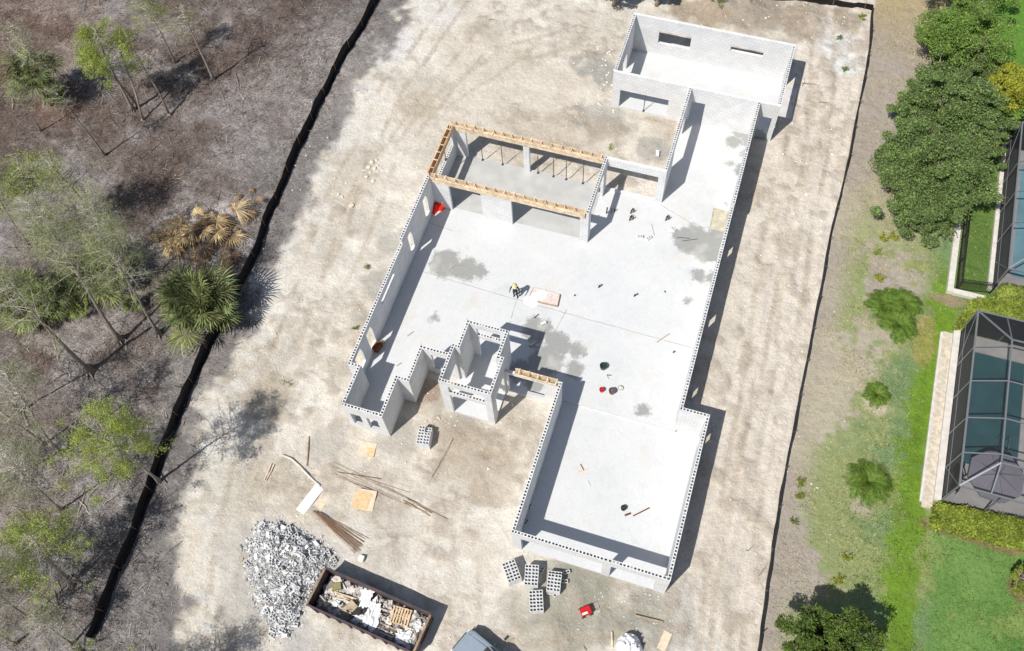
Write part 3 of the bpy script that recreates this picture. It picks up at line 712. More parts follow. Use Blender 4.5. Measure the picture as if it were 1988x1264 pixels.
def wall(axis, a0, a1, c0, c1, h, ops=(), z0=-.1, cells=True, name="wall", label=None, cellstart=None):
    """block wall along an axis; ops = (from, to, sill, head) in world coordinates; open cells on its top"""
    T = .0
    us = sorted(set([a0, a1] + [v for o in ops for v in o[:2]]))
    zs = sorted(set([z0, h] + [v for o in ops for v in (max(o[2], z0), min(o[3], h))]))
    def solid(i, j):
        if i < 0 or j < 0 or i >= len(us) - 1 or j >= len(zs) - 1: return False
        um = (us[i] + us[i + 1]) / 2; zm = (zs[j] + zs[j + 1]) / 2
        return not any(o[0] < um < o[1] and o[2] < zm < o[3] for o in ops)
    P = (lambda u, c, z: (u, c, z)) if axis == 'x' else (lambda u, c, z: (c, u, z))
    mb = MB(); q = lambda *v: mb.add(v, [(0, 1, 2, 3)])
    for i in range(len(us) - 1):
        for j in range(len(zs) - 1):
            if not solid(i, j): continue
            u0, u1, w0, w1 = us[i], us[i + 1], zs[j], zs[j + 1]
            q(P(u0, c0, w0), P(u1, c0, w0), P(u1, c0, w1), P(u0, c0, w1))
            q(P(u0, c1, w0), P(u0, c1, w1), P(u1, c1, w1), P(u1, c1, w0))
            if not solid(i - 1, j): q(P(u0, c0, w0), P(u0, c0, w1), P(u0, c1, w1), P(u0, c1, w0))
            if not solid(i + 1, j): q(P(u1, c0, w0), P(u1, c1, w0), P(u1, c1, w1), P(u1, c0, w1))
            if not solid(i, j - 1): q(P(u0, c0, w0), P(u0, c1, w0), P(u1, c1, w0), P(u1, c0, w0))
            if not solid(i, j + 1):
                n = max(1, int(round((u1 - u0) / .2032))) if cells and abs(w1 - h) < 1e-6 else 0
                open_cell = cells and (abs(w1 - h) < 1e-6 or (h > 4 and 3.1 < w1 < 3.4))
                if not open_cell:
                    q(P(u0, c0, w1), P(u1, c0, w1), P(u1, c1, w1), P(u0, c1, w1)); continue
                n = max(1, int(round((u1 - u0) / .2032))); du = (u1 - u0) / n
                for k in range(n):
                    s0 = u0 + k * du; s1 = s0 + du
                    jt = RNG.uniform(-.05, .05); m0 = s0 + du * (.19 + jt + RNG.uniform(-.03, .03)); m1 = s1 - du * (.19 - jt + RNG.uniform(-.03, .03)); d0 = c0 + .04 + RNG.uniform(-.006, .008); d1 = c1 - .04 + RNG.uniform(-.008, .006); dp = w1 - (.22 if RNG.random() > .13 else .012)
                    q(P(s0, c0, w1), P(s1, c0, w1), P(m1, d0, w1), P(m0, d0, w1))
                    q(P(s1, c0, w1), P(s1, c1, w1), P(m1, d1, w1), P(m1, d0, w1))
                    q(P(s1, c1, w1), P(s0, c1, w1), P(m0, d1, w1), P(m1, d1, w1))
                    q(P(s0, c1, w1), P(s0, c0, w1), P(m0, d0, w1), P(m0, d1, w1))
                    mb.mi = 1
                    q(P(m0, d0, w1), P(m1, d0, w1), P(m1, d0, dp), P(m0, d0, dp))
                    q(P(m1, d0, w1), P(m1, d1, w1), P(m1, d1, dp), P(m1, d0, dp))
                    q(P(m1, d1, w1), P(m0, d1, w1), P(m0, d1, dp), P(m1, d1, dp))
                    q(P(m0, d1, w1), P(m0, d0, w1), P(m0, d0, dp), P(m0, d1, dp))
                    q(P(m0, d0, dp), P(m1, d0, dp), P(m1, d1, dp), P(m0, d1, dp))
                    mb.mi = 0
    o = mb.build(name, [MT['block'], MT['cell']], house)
    if label: o["label"] = label
    return o
# garage
wall('x', 0, 9.3, 0, .2, HS, [(.55, 5.45, -.2, 2.5), (5.95, 8.6, -.2, 2.5)], name="garage_front_wall")
wall('y', .2, 9.6, 0, .2, HS, name="garage_side_wall")
wall('y', .2, 10.14, 9.1, 9.3, HS, [(8.9, 9.7, .9, 2.1)], name="garage_side_wall")
wall('x', 7.66, 9.3, 10.14, 10.34, HS)
# long right wall in two heights
wall('y', 10.14, 25.5, 7.46, 7.66, HS, [(11.4, 12.2, 1.4, 2.7), (15.0, 15.3, 1.7, 2.4), (16.9, 17.8, 1.1, 2.7), (22.5, 23.4, 1.4, 2.7)], name="side_wall")
wall('y', 25.5, 34.5, 7.46, 7.66, HN, [(26.1, 26.4, 1.9, 2.5)], name="side_wall")
# room at the far end
wall('x', -3.1, 9.1, 34.5, 34.7, HN, [(-2.5, 1.2, -.2, 2.05), (2.85, 3.87, -.2, 2.45), (7.9, 8.75, -.2, 2.45)], cells=False)
wall('y', 34.7, 40.4, -3.1, -2.9, HN, [(36.9, 38.3, -.2, 2.2)])
wall('y', 34.7, 40.4, 8.9, 9.1, HN, [(35.3, 39.8, -.2, 2.8)])
wall('x', -3.1, 9.1, 40.4, 40.6, HN, [(-1.0, 1.5, 1.4, 2.72), (4.55, 7.0, 2.12, 2.7)], name="back_wall", cells=False)
wall('y', 26.95, 34.5, 2.5, 2.7, HN, [(29.75, 33.2, -.2, 2.5)])
wall('x', -1.5, 2.7, 26.75, 26.95, HN, [(-1.5, 2.2, .3, 3.05)], cells=False, name="tie_beam")
# covered porch
HB = 3.2
for (a, b_) in ((-13.1, -12.0), (-7.65, -7.2)):
    wall('x', a, b_, 26.75, 26.95, HB, cells=False, name="pier")
wall('y', 23.6, 26.4, -13.1, -12.9, 1.8, name="knee_wall")
wall('y', 26.4, 26.75, -13.1, -12.9, HB, cells=False, name="pier")
wall('y', 22.2, 22.9, -13.1, -12.9, HB, cells=False, name="pier")
wall('x', -12.9, -11.6, 22.0, 22.2, HB, cells=False, name="pier")
wall('x', -9.25, -7.03, 22.0, 22.2, HB, cells=False)
wall('x', -2.1, -1.7, 22.0, 22.2, HB, cells=False, name="pier")
wall('y', 22.0, 26.95, -1.7, -1.5, HN, [(22.7, 26.1, -.2, 3.1)])
# long left wall
wall('y', 16.5, 22.2, -13.1, -12.9, HN, [(17.3, 17.95, .9, 3.0), (20.3, 21.0, .9, 3.1)], name="side_wall") if False else None
wall('y', 16.5, 22.0, -13.1, -12.9, HN, [(17.3, 17.95, .9, 3.0), (20.3, 21.0, .9, 3.1)], name="side_wall")
wall('y', 22.0, 22.2, -13.1, -12.9, HB, cells=False, name="pier")
wall('y', 7.37, 16.5, -13.1, -12.9, HS, [(7.75, 8.7, .9, 2.9), (9.6, 10.4, .5, 2.8), (12.3, 14.65, 2.3, 2.75)], name="side_wall")
wall('x', -13.1, -12.24, 7.17, 7.37, HS)
wall('y', 4.67, 7.17, -12.44, -12.24, HS)
wall('x', -12.44, -9.7, 4.47, 4.67, HS, [(-12.05, -11.35, .6, 2.3), (-10.95, -10.2, .6, 2.3)])
wall('y', 4.67, 7.35, -9.9, -9.7, HS)
wall('x', -9.7, -8.94, 7.15, 7.35, HS)
wall('y', 7.35, 9.75, -9.14, -8.94, HS)
wall('x', -8.94, -6.87, 9.55, 9.75, HS, [(-8.45, -7.4, .6, 2.7)])
# entry tower
wall('x', -6.87, -3.5, 7.2, 7.4, HP, [(-6.3, -3.95, -.2, 2.9), (-6.3, -3.98, 3.3, 4.2)], name="entry_wall")
wall('y', 7.4, 9.83, -6.87, -6.67, HP, [(7.85, 9.45, -.2, 2.9)], name="entry_wall")
wall('y', 7.4, 9.83, -3.7, -3.5, HP, [(7.85, 9.4, -.2, 2.9)], name="entry_wall")
wall('x', -6.67, -6.33, 9.63, 9.83, HP, name="entry_wall")
wall('x', -3.99, -3.7, 9.63, 9.83, HP, name="entry_wall")
wall('y', 9.83, 11.65, -6.53, -6.33, HP, name="entry_wall")
wall('y', 9.83, 11.65, -3.99, -3.79, HP, name="entry_wall")
wall('x', -6.33, -3.99, 11.45, 11.65, HP, [(-5.9, -4.35, -.2, 2.9), (-5.9, -4.35, 3.3, 4.2)], name="entry_wall")
wall('x', -3.5, 0, 9.6, 9.8, HB - .05, [(-3.3, -2.1, -.2, 2.85), (-2.1, -.9, .6, 2.85)], cells=False)
wall('x', 0, .2, 9.6, 9.8, HS)
for (x_, y_, h_) in ((.1, .1, HS), (9.2, .1, HS), (9.2, 10.24, HS), (7.56, 10.24, HS), (7.56, 15.9, HS), (7.56, 21.0, HS), (-12.34, 4.57, HS), (-9.8, 4.57, HS), (-9.04, 9.65, HS), (-6.77, 7.3, HP), (-3.6, 7.3, HP), (-3.89, 11.55, HP), (-6.43, 11.55, HP), (.1, 5.0, HS), (4.7, .1, HS), (-13.0, 12.0, HS), (-13.0, 18.9, HN), (7.56, 30.0, HN), (2.6, 30.6, HN)):
    b_ = MB(); b_.tube([(x_ + RNG.normal() * .02, y_ + RNG.normal() * .02, h_ - .2), (x_ + RNG.normal() * .05, y_ + RNG.normal() * .05, h_ + RNG.uniform(.3, .6))], .012, 6); b_.build("rebar_dowel", MT['rust'], house)
# floor step and control joints
for p, q_ in (((640 + 715 / 3.95, 320 + 820 / 3.95), (990, 578)), ((990, 578), (1360, 680)), ((1100, 600), (1075, 650)), ((1002, 585), (992, 618))):
    a = W(*p, SLABZ); b_ = W(*q_, SLABZ); d = b_ - a; L_ = np.linalg.norm(d); n_ = int(L_ / .5) + 1
    jm = MB(); pts = [a + d * k / n_ + np.array([RNG.normal() * .012, RNG.normal() * .012, 0]) for k in range(n_ + 1)]
    for k in range(n_):
        jm.beam(pts[k] + [0, 0, .002], pts[k + 1] + [0, 0, .002], .035, .006)
    jm.build("control_joint", MT['joint'], house)
for p0, p1 in (((-12.9, 20.5), (-11.0, 20.3)), ((2.6, 26.6), (7.4, 24.8))):
    jm = MB(); jm.beam((*p0, SLABZ + .002), (*p1, SLABZ + .002), .03, .006); jm.build("control_joint", MT['joint'], house)
b_ = MB(); b_.box(-12.88, -1.72, 22.22, 26.98, SLABZ - .1, SLABZ + .006); b_.build("porch_slab", mat("porch_concrete", (.47, .47, .45, 1), var=.08, scale=1.0), house)
b_ = MB(); b_.box(9.13, 10.2, 36.95, 39.95, -.2, .07); b_.build('door_stoop', MT['deck'], house)
# recessed shower pan by the right wall
pm = MB(); c_ = [W(*p, SLABZ) for p in ((1385, 405), (1413, 412), (1405, 450), (1378, 443))]
pm.add([v + [0, 0, .004] for v in c_], [(3, 2, 1, 0)])
for k in range(4):
    pm.beam(c_[k] + [0, 0, .03], c_[(k + 1) % 4] + [0, 0, .03], .06, .06)
pm.build("shower_pan", mat("damp_sand_pan", srgb(186, 180, 160), var=.15, scale=3), house)

# timber forms on the beams: each a trough of two boards, a bottom board and cross cleats
def form(p0, p1, z0, z1, label, spacing=.72, w=.30, m='wood', gap_bottom=True):
    p0 = np.array(p0, float); p1 = np.array(p1, float); L_ = np.linalg.norm(p1 - p0); d = (p1 - p0) / L_
    n = np.array([-d[1], d[0]])
    t = empty("beam_form", (p0[0], p0[1], z0), math.atan2(d[1], d[0]), label, "formwork", "timber beam forms on the house walls")
    for s in (-1, 1):
        b = MB(); k = 0; x = 0
        while x < L_ - .01:
            x2 = min(x + 2.44, L_)
            jit = RNG.normal() * .008
            b.box(x, x2 - .006, s * w / 2 - .02 + jit, s * w / 2 + .02 + jit, 0, z1 - z0 + RNG.normal() * .012)
            x = x2
        b.build("side_board", MT[m], t)
        b = MB(); b.beam((0, s * (w / 2 + .045), (z1 - z0) * .8), (L_, s * (w / 2 + .045), (z1 - z0) * .8), .04, .09)
        b.build("waler", MT[m], t)
    b = MB(); b.box(0, L_, -w / 2 + .022, w / 2 - .022, .0, .03); b.build("bottom_board", MT['oldwood'], t)
    k = spacing * .5
    cl = MB()
    while k < L_:
        cl = MB(); j = RNG.normal() * .03
        cl.box(k - .035, k + .035, -w / 2 - .07 + j, w / 2 + .07 + j, z1 - z0 + .02, z1 - z0 + .055, rz=RNG.normal() * .05)
        cl.build("cleat", MT['wood2' if RNG.random() < .4 else 'wood'], t)
        k += spacing * RNG.uniform(.9, 1.1)
    return t
form((-13.1, 26.85), (-1.75, 26.85), HB, 3.78, "long tan timber form on the back beam of the open porch")
form((-13.0, 22.35), (-13.0, 26.65), HB, 3.78, "short orange timber form on the left end of the open porch", m='wood2')
form((-12.95, 22.1), (-1.75, 22.1), HB, 3.78, "long tan timber form between the open porch and the main floor")
form((-2.85, 9.7), (-.1, 9.7), HB - .04, 3.45, "small timber form bridging the entry tower and the garage wall", spacing=.6)

# steel shores
def shore(px, py=None, z1=3.18, label=None, xy=None, z0=0, lean=(0, 0)):
    p = np.array(xy) if xy is not None else W(px, py)[:2]
    t = empty("shoring_post", (p[0], p[1], z0), 0, label, "prop", "steel shores under the porch beams")
    b = MB(); b.tube([(0, 0, .02), (lean[0] * .55, lean[1] * .55, z1 * .55)], .032, 8); b.build("outer_tube", MT['steel'], t)
    b = MB(); b.tube([(lean[0] * .55, lean[1] * .55, z1 * .55), (lean[0], lean[1], z1 - z0)], .022, 8); b.build("inner_tube", MT['steel'], t)
    b = MB(); b.box(-.09, .09, -.09, .09, 0, .012); b.build("base_plate", MT['steel'], t)
    b = MB(); b.tube([(-.09 + lean[0] * .55, lean[1] * .55, z1 * .55), (.09 + lean[0] * .55, lean[1] * .55, z1 * .55)], .012, 6); b.build("handle", MT['rust'], t)
for k, x_ in enumerate((-10.91, -9.35, -6.6, -5.42, -4.45, -3.18)):
    shore(0, xy=(x_, 26.85), z0=SLABZ, z1=HB - .0, label="thin steel shore under the back porch form, %s from the left corner" % ["first", "second", "third", "fourth", "fifth", "sixth"][k])
shore(0, xy=(-.58, 34.6), z0=SLABZ, z1=2.04 - 0, label="short steel shore in the wide opening of the far room")
for yy, wd in ((23.2, "front"), (25.0, "rear")):
    shore(0, xy=(-13.0, yy), z0=1.81 if wd == "rear" else .0, z1=HB, label="%s steel shore under the short left porch form" % wd)

# ---------------------------------------------------------------- silt fences
def silt_fence(pts, h, label, stake_gap=2.4, wob=.06, stake_side=1, shade_side=0):
    P = [np.array(p) for p in pts]
    fine = []
    for a, b in zip(P[:-1], P[1:]):
        n = max(2, int(np.linalg.norm(b - a) / .3))
        for k in range(n): fine.append(a + (b - a) * k / n)
    fine.append(P[-1]); fine = np.array(fine)
    t = empty("silt_fence", (fine[0][0], fine[0][1], 0), 0, label, "fence")
    o = fine[0]
    mb = MB(); rows = 4; V = []
    for i, p in enumerate(fine):
        a = fine[max(i - 1, 0)]; b = fine[min(i + 1, len(fine) - 1)]; d = (b - a) / (np.linalg.norm(b - a) + 1e-9); n = np.array([d[1], -d[0]])
        g = gz(*p) - .05; hh = h * (1 + (vnoise(i * .37, 3.1, 1.5, 2) - .5) * .28)
        for side in (0, 1):
            for r in range(rows + 1):
                f = r / rows
                off = n * ((vnoise(i * .3, r * 1.7, 1.3, 8) - .5) * .09 + (vnoise(i * .09, 0, 1, 18) - .5) * wob * 1.2 * f + (.018 if side else 0))
                V.append((p[0] + off[0] - o[0], p[1] + off[1] - o[1], g + hh * f))
    R2 = (rows + 1) * 2; F = []
    for i in range(len(fine) - 1):
        for r in range(rows):
            a = i * R2 + r; b = (i + 1) * R2 + r; F.append((a, b, b + 1, a + 1))
            a += rows + 1; b += rows + 1; F.append((a, a + 1, b + 1, b))
        a = i * R2 + rows; b = (i + 1) * R2 + rows; F.append((a, b, b + rows + 1, a + rows + 1))
    mb.add(V, F); mb.build("fabric", MT['black'], t, smooth=False)
    if shade_side:  # black strip laid on the ground to paint the fence's shadow darker
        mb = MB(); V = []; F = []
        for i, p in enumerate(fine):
            a = fine[max(i - 1, 0)]; b = fine[min(i + 1, len(fine) - 1)]; d = (b - a) / (np.linalg.norm(b - a) + 1e-9); n = np.array([d[1], -d[0]]) * shade_side
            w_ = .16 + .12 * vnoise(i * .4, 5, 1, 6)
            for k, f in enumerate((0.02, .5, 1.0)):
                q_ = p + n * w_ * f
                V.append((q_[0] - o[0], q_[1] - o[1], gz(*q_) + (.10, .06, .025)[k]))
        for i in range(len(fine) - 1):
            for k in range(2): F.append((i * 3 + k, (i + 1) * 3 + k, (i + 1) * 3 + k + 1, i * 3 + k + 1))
        mb.add(V, F); mb.build("shade_strip", MT['black'], t)
    L_ = 0
    for a, b in zip(fine[:-1], fine[1:]):
        L_ += np.linalg.norm(b - a)
        if L_ > stake_gap:
            L_ = 0; d = (b - a) / np.linalg.norm(b - a); n = np.array([d[1], -d[0]]) * -.05 * stake_side
            s = MB(); tl = RNG.normal(size=2) * .04
            s.beam((b[0] + n[0] - o[0], b[1] + n[1] - o[1], -.1), (b[0] + n[0] - o[0] + tl[0], b[1] + n[1] - o[1] + tl[1], gz(*b) + h * 1.12), .04, .04)
            s.build("stake", MT['stake'], t)
    return t
silt_fence(LFENCE, .9, "black silt fence between the wooded litter and the sandy site", shade_side=-1)
silt_fence(RFENCE, .62, "long black silt fence along the right side of the sandy site", wob=.03)
silt_fence(TFENCE[::-1], .62, "black silt fence across the far end of the site meeting the right corner", wob=.03, stake_side=-1)

# ---------------------------------------------------------------- loose concrete blocks and stacks
def block_mesh():
    mb = MB(); L_, Wd, H = .395, .195, .195
    xs = [0, .03, .178, .217, .365, L_]; ys = [0, .03, .165, Wd]
    hole = lambda i, j: j == 1 and i in (1, 3)
    q = lambda *v: mb.add(v, [(0, 1, 2, 3)])
    for i in range(5):
        for j in range(3):
            x0, x1, y0, y1 = xs[i], xs[i + 1], ys[j], ys[j + 1]
            if hole(i, j):
                q((x0, y0, 0), (x1, y0, 0), (x1, y0, H), (x0, y0, H)); q((x0, y1, 0), (x0, y1, H), (x1, y1, H), (x1, y1, 0))
                q((x0, y0, 0), (x0, y0, H), (x0, y1, H), (x0, y1, 0)); q((x1, y0, 0), (x1, y1, 0), (x1, y1, H), (x1, y0, H)); continue
            q((x0, y0, H), (x1, y0, H), (x1, y1, H), (x0, y1, H)); q((x0, y0, 0), (x0, y1, 0), (x1, y1, 0), (x1, y0, 0))
    q((0, 0, 0), (L_, 0, 0), (L_, 0, H), (0, 0, H)); q((0, Wd, 0), (0, Wd, H), (L_, Wd, H), (L_, Wd, 0))
    q((0, 0, 0), (0, 0, H), (0, Wd, H), (0, Wd, 0)); q((L_, 0, 0), (L_, Wd, 0), (L_, Wd, H), (L_, 0, H))
    me_v = np.concatenate(mb.V) - np.array([L_ / 2, Wd / 2, 0]); mb.V = [me_v]
    me = bpy.data.meshes.new("concrete_block"); me.from_pydata(me_v.tolist(), [], mb.F); me.materials.append(MT['blk'])
    return me
BLK = block_mesh()
def put_block(loc, rot, label, group, cat="block"):
    o = bpy.data.objects.new("concrete_block", BLK); o.location = loc; o.rotation_euler = rot
    link(o); return tag(o, label, cat, group)
def stack(px, py, rz, layers, label, group, nx=2, ny=6, missing=()):
    zt = layers * .2
    c = W(px, py, zt); g = max(gz(c[0], c[1]), 0) - .01
    R = np.array([[math.cos(rz), -math.sin(rz)], [math.sin(rz), math.cos(rz)]])
    for k in range(layers):
        for i in range(nx):
            for j in range(ny):
                if k == layers - 1 and (i, j) in missing: continue
                u = np.array([(i - (nx - 1) / 2) * .4, (j - (ny - 1) / 2) * .2]) + RNG.normal(size=2) * .004
                p = c[:2] + R @ u
                put_block((p[0], p[1], g + k * .197), (0, 0, rz + RNG.normal() * .012), label, group)
stack(823, 844, rad(10), 5, "concrete block in the lone waist-high stack in front of the left room", "blocks in the lone stack", missing=[(1, 5), (1, 4)])
stack(993, 1108, rad(38), 5, "concrete block in the tilted stack touching the garage corner shadow, leftmost of four", "blocks in the leftmost garage stack")
stack(1032, 1116, rad(14), 5, "concrete block in the straight stack second from left before the garage", "blocks in the second garage stack")
stack(1076, 1128, rad(10), 4, "concrete block in the right-hand stack before the garage door", "blocks in the right-hand garage stack", ny=6, missing=[(0, 5), (1, 5)])
stack(1041, 1166, rad(20), 4, "concrete block in the lowest stack, nearest the bottom of the photo", "blocks in the lowest garage stack")
for (px, py, rz) in ((1052, 1108, 1.4), (1100, 1112, .6), (1096, 1130, .3), (1068, 1152, .2), (1080, 1155, 1.0)):
    p = G3(px, py); put_block((p[0], p[1], p[2]), (0, 0, rz), "single concrete block on the sand among the garage stacks", "stray blocks among the garage stacks")
for (px, py, z_, rz, rx) in ((1243, 461, SLABZ, .3, 0), (1260, 464, SLABZ, 1.0, 0), (1307, 447, SLABZ, -.5, 0), (1054, 627, SLABZ, .8, 1.57), (1048, 1004, 0, 0, 0)):
    if py > 1000: continue
    p = W(px, py, z_); put_block((p[0], p[1], z_ + (.1 if rx else 0)), (rx, 0, rz), "single concrete block left lying on the bright floor slab", "stray blocks on the slab")
for (px, py) in ((1044, 925), (1028, 985), (1022, 1015)):
    p = W(px, py, .06); put_block((p[0], p[1], .062), (0, 0, 1.5 + RNG.normal() * .1), "concrete block on the garage floor in the shade of its left wall", "blocks in the garage shade")

# rubble pile
def rubble():
    outline = [W(*p)[:2] for p in ((505, 1020), (548, 1012), (590, 1030), (628, 1058), (650, 1090), (640, 1115), (612, 1140), (592, 1180), (575, 1215), (560, 1238), (530, 1240), (515, 1205), (500, 1160), (484, 1110), (478, 1060))]
    O = np.array(outline); c = O.mean(0)
    def inside(p):
        n = len(O); r = False; j = n - 1
        for i in range(n):
            if (O[i][1] > p[1]) != (O[j][1] > p[1]) and p[0] < (O[j][0] - O[i][0]) * (p[1] - O[i][1]) / (O[j][1] - O[i][1]) + O[i][0]: r = not r
            j = i
        return r
    def edge(p):
        return min(np.linalg.norm(p - (O[i] + (O[(i + 1) % len(O)] - O[i]) * np.clip(np.dot(p - O[i], O[(i + 1) % len(O)] - O[i]) / np.dot(O[(i + 1) % len(O)] - O[i], O[(i + 1) % len(O)] - O[i]), 0, 1))) for i in range(len(O)))
    mb = MB(); R = random.Random(5); pts = []
    lo = O.min(0) - .4; hi = O.max(0) + .4
    tries = 0
    while len(pts) < 4800 and tries < 60000:
        tries += 1
        p = np.array([R.uniform(lo[0], hi[0]), R.uniform(lo[1], hi[1])]); ins = inside(p); ed = edge(p)
        if not ins and (ed > .35 or R.random() > .15): continue
        h = min(ed * .55, .75) if ins else 0
        pts.append((p[0], p[1], h * R.uniform(.8, 1.1)))
    for (x, y, h) in pts:
        s = R.choice([.05, .06, .08, .10, .12, .17])
        a, b, cc = s * R.uniform(.8, 1.9), s * R.uniform(.2, .8), s * R.uniform(.1, .5)
        v = np.array([[i * a / 2, j * b / 2, k * cc / 2] for k in (-1, 1) for j in (-1, 1) for i in (-1, 1)]) * np.array([[R.uniform(.7, 1.2) for _ in range(3)] for _ in range(8)])
        m = np.array(Matrix.Rotation(R.uniform(0, 6.28), 3, 'Z') @ Matrix.Rotation(R.gauss(0, .5), 3, 'X') @ Matrix.Rotation(R.gauss(0, .5), 3, 'Y'))
        mb.add(v @ m.T + np.array([x, y, h + .03]), [(0, 2, 3, 1), (4, 5, 7, 6), (0, 1, 5, 4), (2, 6, 7, 3), (0, 4, 6, 2), (1, 3, 7, 5)])
    # body of the heap
    n = 34; ys = np.linspace(lo[1], hi[1], n); xs = np.linspace(lo[0], hi[0], n); V = []; F = []
    for j in ys:
        for i in xs:
            p = np.array([i, j]); V.append((i, j, min(edge(p) * .5, .68) - .02 if inside(p) else -.12))
    for j in range(n - 1):
        for i in range(n - 1):
            F.append((j * n + i, j * n + i + 1, (j + 1) * n + i + 1, (j + 1) * n + i))
    mb.add(V, F)
    o = mb.build("rubble_heap", MT['rubble']); tag(o, "grey and white heap of broken concrete block rubble beside the dumpster", "rubble", kind="stuff")
    good = [p for p in pts if inside(np.array(p[:2]))]
    for k in range(110):
        x, y, h = R.choice(good)
        lit = R.random()
        put_block((x, y, h + .04), (R.choice([0, 0, 1.57, .4, -.5]), R.gauss(0, .35), R.uniform(0, 6.3)), "discarded two-cell block lying in the broken block heap", "discarded blocks in the heap")
    return pts
rubble()
for (px, py) in ((481, 1096), (529, 1234), (556, 1172), (494, 1090), (650, 1088)):
    p = G3(px, py); put_block((p[0], p[1], p[2]), (0, .1, RNG.uniform(0, 3)), "discarded two-cell block at the foot of the broken block heap", "discarded blocks at the foot of the heap")

# ---------------------------------------------------------------- dumpster
def dumpster():
    L_, Wd, H, T = 6.85, 2.3, 1.5, .07
    rz = rad(-5.5)
    t = empty("dumpster", (-6.68, -6.2, 0), rz, "long open rusty steel dumpster full of white sheeting and scrap wood", "dumpster")
    b = MB()
    b.box(-L_ / 2, L_ / 2, -Wd / 2, -Wd / 2 + T, .12, H); b.box(-L_ / 2, L_ / 2, Wd / 2 - T, Wd / 2, .12, H)
    b.box(-L_ / 2, -L_ / 2 + T, -Wd / 2 + T + .002, Wd / 2 - T - .002, .12, H); b.box(-L_ / 2 + T + .002, L_ / 2 - T, -Wd / 2 + T + .002, Wd / 2 - T - .002, .12, .2)
    b.build("body", MT['dump'], t)
    b = MB(); b.box(L_ / 2 - T, L_ / 2, -Wd / 2 + T + .002, Wd / 2 - T - .002, .12, H); 
    b.box(L_ / 2, L_ / 2 + .06, -.5, .5, .5, .58); b.build("tailgate", MT['dump'], t)
    for s in (-1, 1):
        b = MB(); b.box(-L_ / 2 - .03, L_ / 2 + .03, s * Wd / 2 - .055, s * Wd / 2 + .055, H + .001, H + .08); b.build("side_rim", MT['dump'], t)
        b = MB(); b.box(s * L_ / 2 - .06, s * L_ / 2 + .06, -Wd / 2 + .057, Wd / 2 - .057, H + .001, H + .085); b.build("end_rim", MT['dumprim'], t)
        for k in range(9):
            b = MB(); x = -L_ / 2 + .4 + k * (L_ - .8) / 8
            b.box(x - .05, x + .05, s * (Wd / 2 + .001) if s > 0 else -Wd / 2 - .08, Wd / 2 + .08 if s > 0 else -Wd / 2 - .001, .15, H - .05)
            b.build("side_rib", MT['dump'], t)
    for sx in (-1, 1):
        for sy in (-1, 1):
            b = MB(); b.tube([(sx * 2.8, sy * .8 - .1, .07), (sx * 2.8, sy * .8 + .1, .07)], .09, 12); b.build("roller", MT['dark'], t)
    Rm = np.array(Matrix.Rotation(rz, 3, 'Z')); O = np.array([-6.68, -6.2, 0])
    def P(u, v, z): return Rm @ np.array([u, v, z]) + O
    # contents: each thing of its own
    mb = MB(); R = random.Random(9)
    for _ in range(520):
        u = R.uniform(-3.1, 3.2); v = R.uniform(-1.0, 1.0); z = .35 + R.random() * .35 + (.2 if u > 0 else 0)
        a = R.choice([.06, .1, .15, .25]); p = P(u, v, z)
        v8 = np.array([[i * a, j * a * R.uniform(.3, .9), k * .03] for k in (-1, 1) for j in (-1, 1) for i in (-1, 1)])
        m = np.array(Matrix.Rotation(R.uniform(0, 6.28), 3, 'Z') @ Matrix.Rotation(R.gauss(0, .5), 3, 'X'))
        mb.add(v8 @ m.T + p, [(0, 2, 3, 1), (4, 5, 7, 6), (0, 1, 5, 4), (2, 6, 7, 3), (0, 4, 6, 2), (1, 3, 7, 5)])
    mb.box(-3.2, 3.25, -1.03, 1.03, .21, .42)
    v = mb.V[-1]; mb.V[-1] = v @ Rm.T + O
    tag(mb.build("scrap_debris", mat("scrap_mix", srgb(180, 174, 168), var=.25, scale=5, island=.55)), "mixed broken scrap filling the bottom of the dumpster", "debris", kind="stuff")
    # crumpled white sheets
    def sheet(u, v, su, sv, z, rot, label, name="plastic_sheet", m='white', amp=.22, seed=1):
        n = 22; mb = MB(); V = []; F = []
        for j in range(n):
            for i in range(n):
                a = (i / (n - 1) - .5) * su; b = (j / (n - 1) - .5) * sv
                rr = 1 + (vnoise(i * .4, j * .4, 1, seed) - .5) * .35
                hgt = amp * .55 * (vnoise(i * .45, j * .45, 1, seed + 3) + .5 * vnoise(i * 1.1, j * .9, 1, seed + 5)) - .12 * ((a / su) ** 2 + (b / sv) ** 2)
                aa, bb = a * rr, b * rr
                V.append(P(u + aa * math.cos(rot) - bb * math.sin(rot), v + aa * math.sin(rot) + bb * math.cos(rot), z + hgt))
        for j in range(n - 1):
            for i in range(n - 1):
                q = (i / (n - 1) - .5) ** 2 + (j / (n - 1) - .5) ** 2
                if max(abs(i / (n - 1) - .5), abs(j / (n - 1) - .5)) < .28 + .24 * vnoise(i, j, 3.5, seed + 9): F.append((j * n + i, j * n + i + 1, (j + 1) * n + i + 1, (j + 1) * n + i))
        mb.add(V, F); o = mb.build(name, MT[m], smooth=False); md = o.modifiers.new("thick", 'SOLIDIFY'); md.thickness = .012
        tag(o, label, "sheet"); return o
    sheet(-.55, .55, .85, 1.3, .95, .35, "smooth upright white sheet near the middle of the dumpster", seed=11, amp=.12)
    sheet(.15, -.15, 1.15, 1.9, .85, .1, "big crumpled white sheet across the middle of the dumpster", seed=21, amp=.3)
    sheet(-.5, -.65, .8, .55, .7, .3, "white bag crumpled near the front side of the dumpster", seed=31)
    sheet(2.35, -.62, 1.0, .95, .85, .2, "rounded white bag heap at the lower right end of the dumpster", seed=41, amp=.3)
    sheet(-2.1, -.35, .5, .4, .75, .3, "small white scrap sheet at the left end of the dumpster", seed=51)
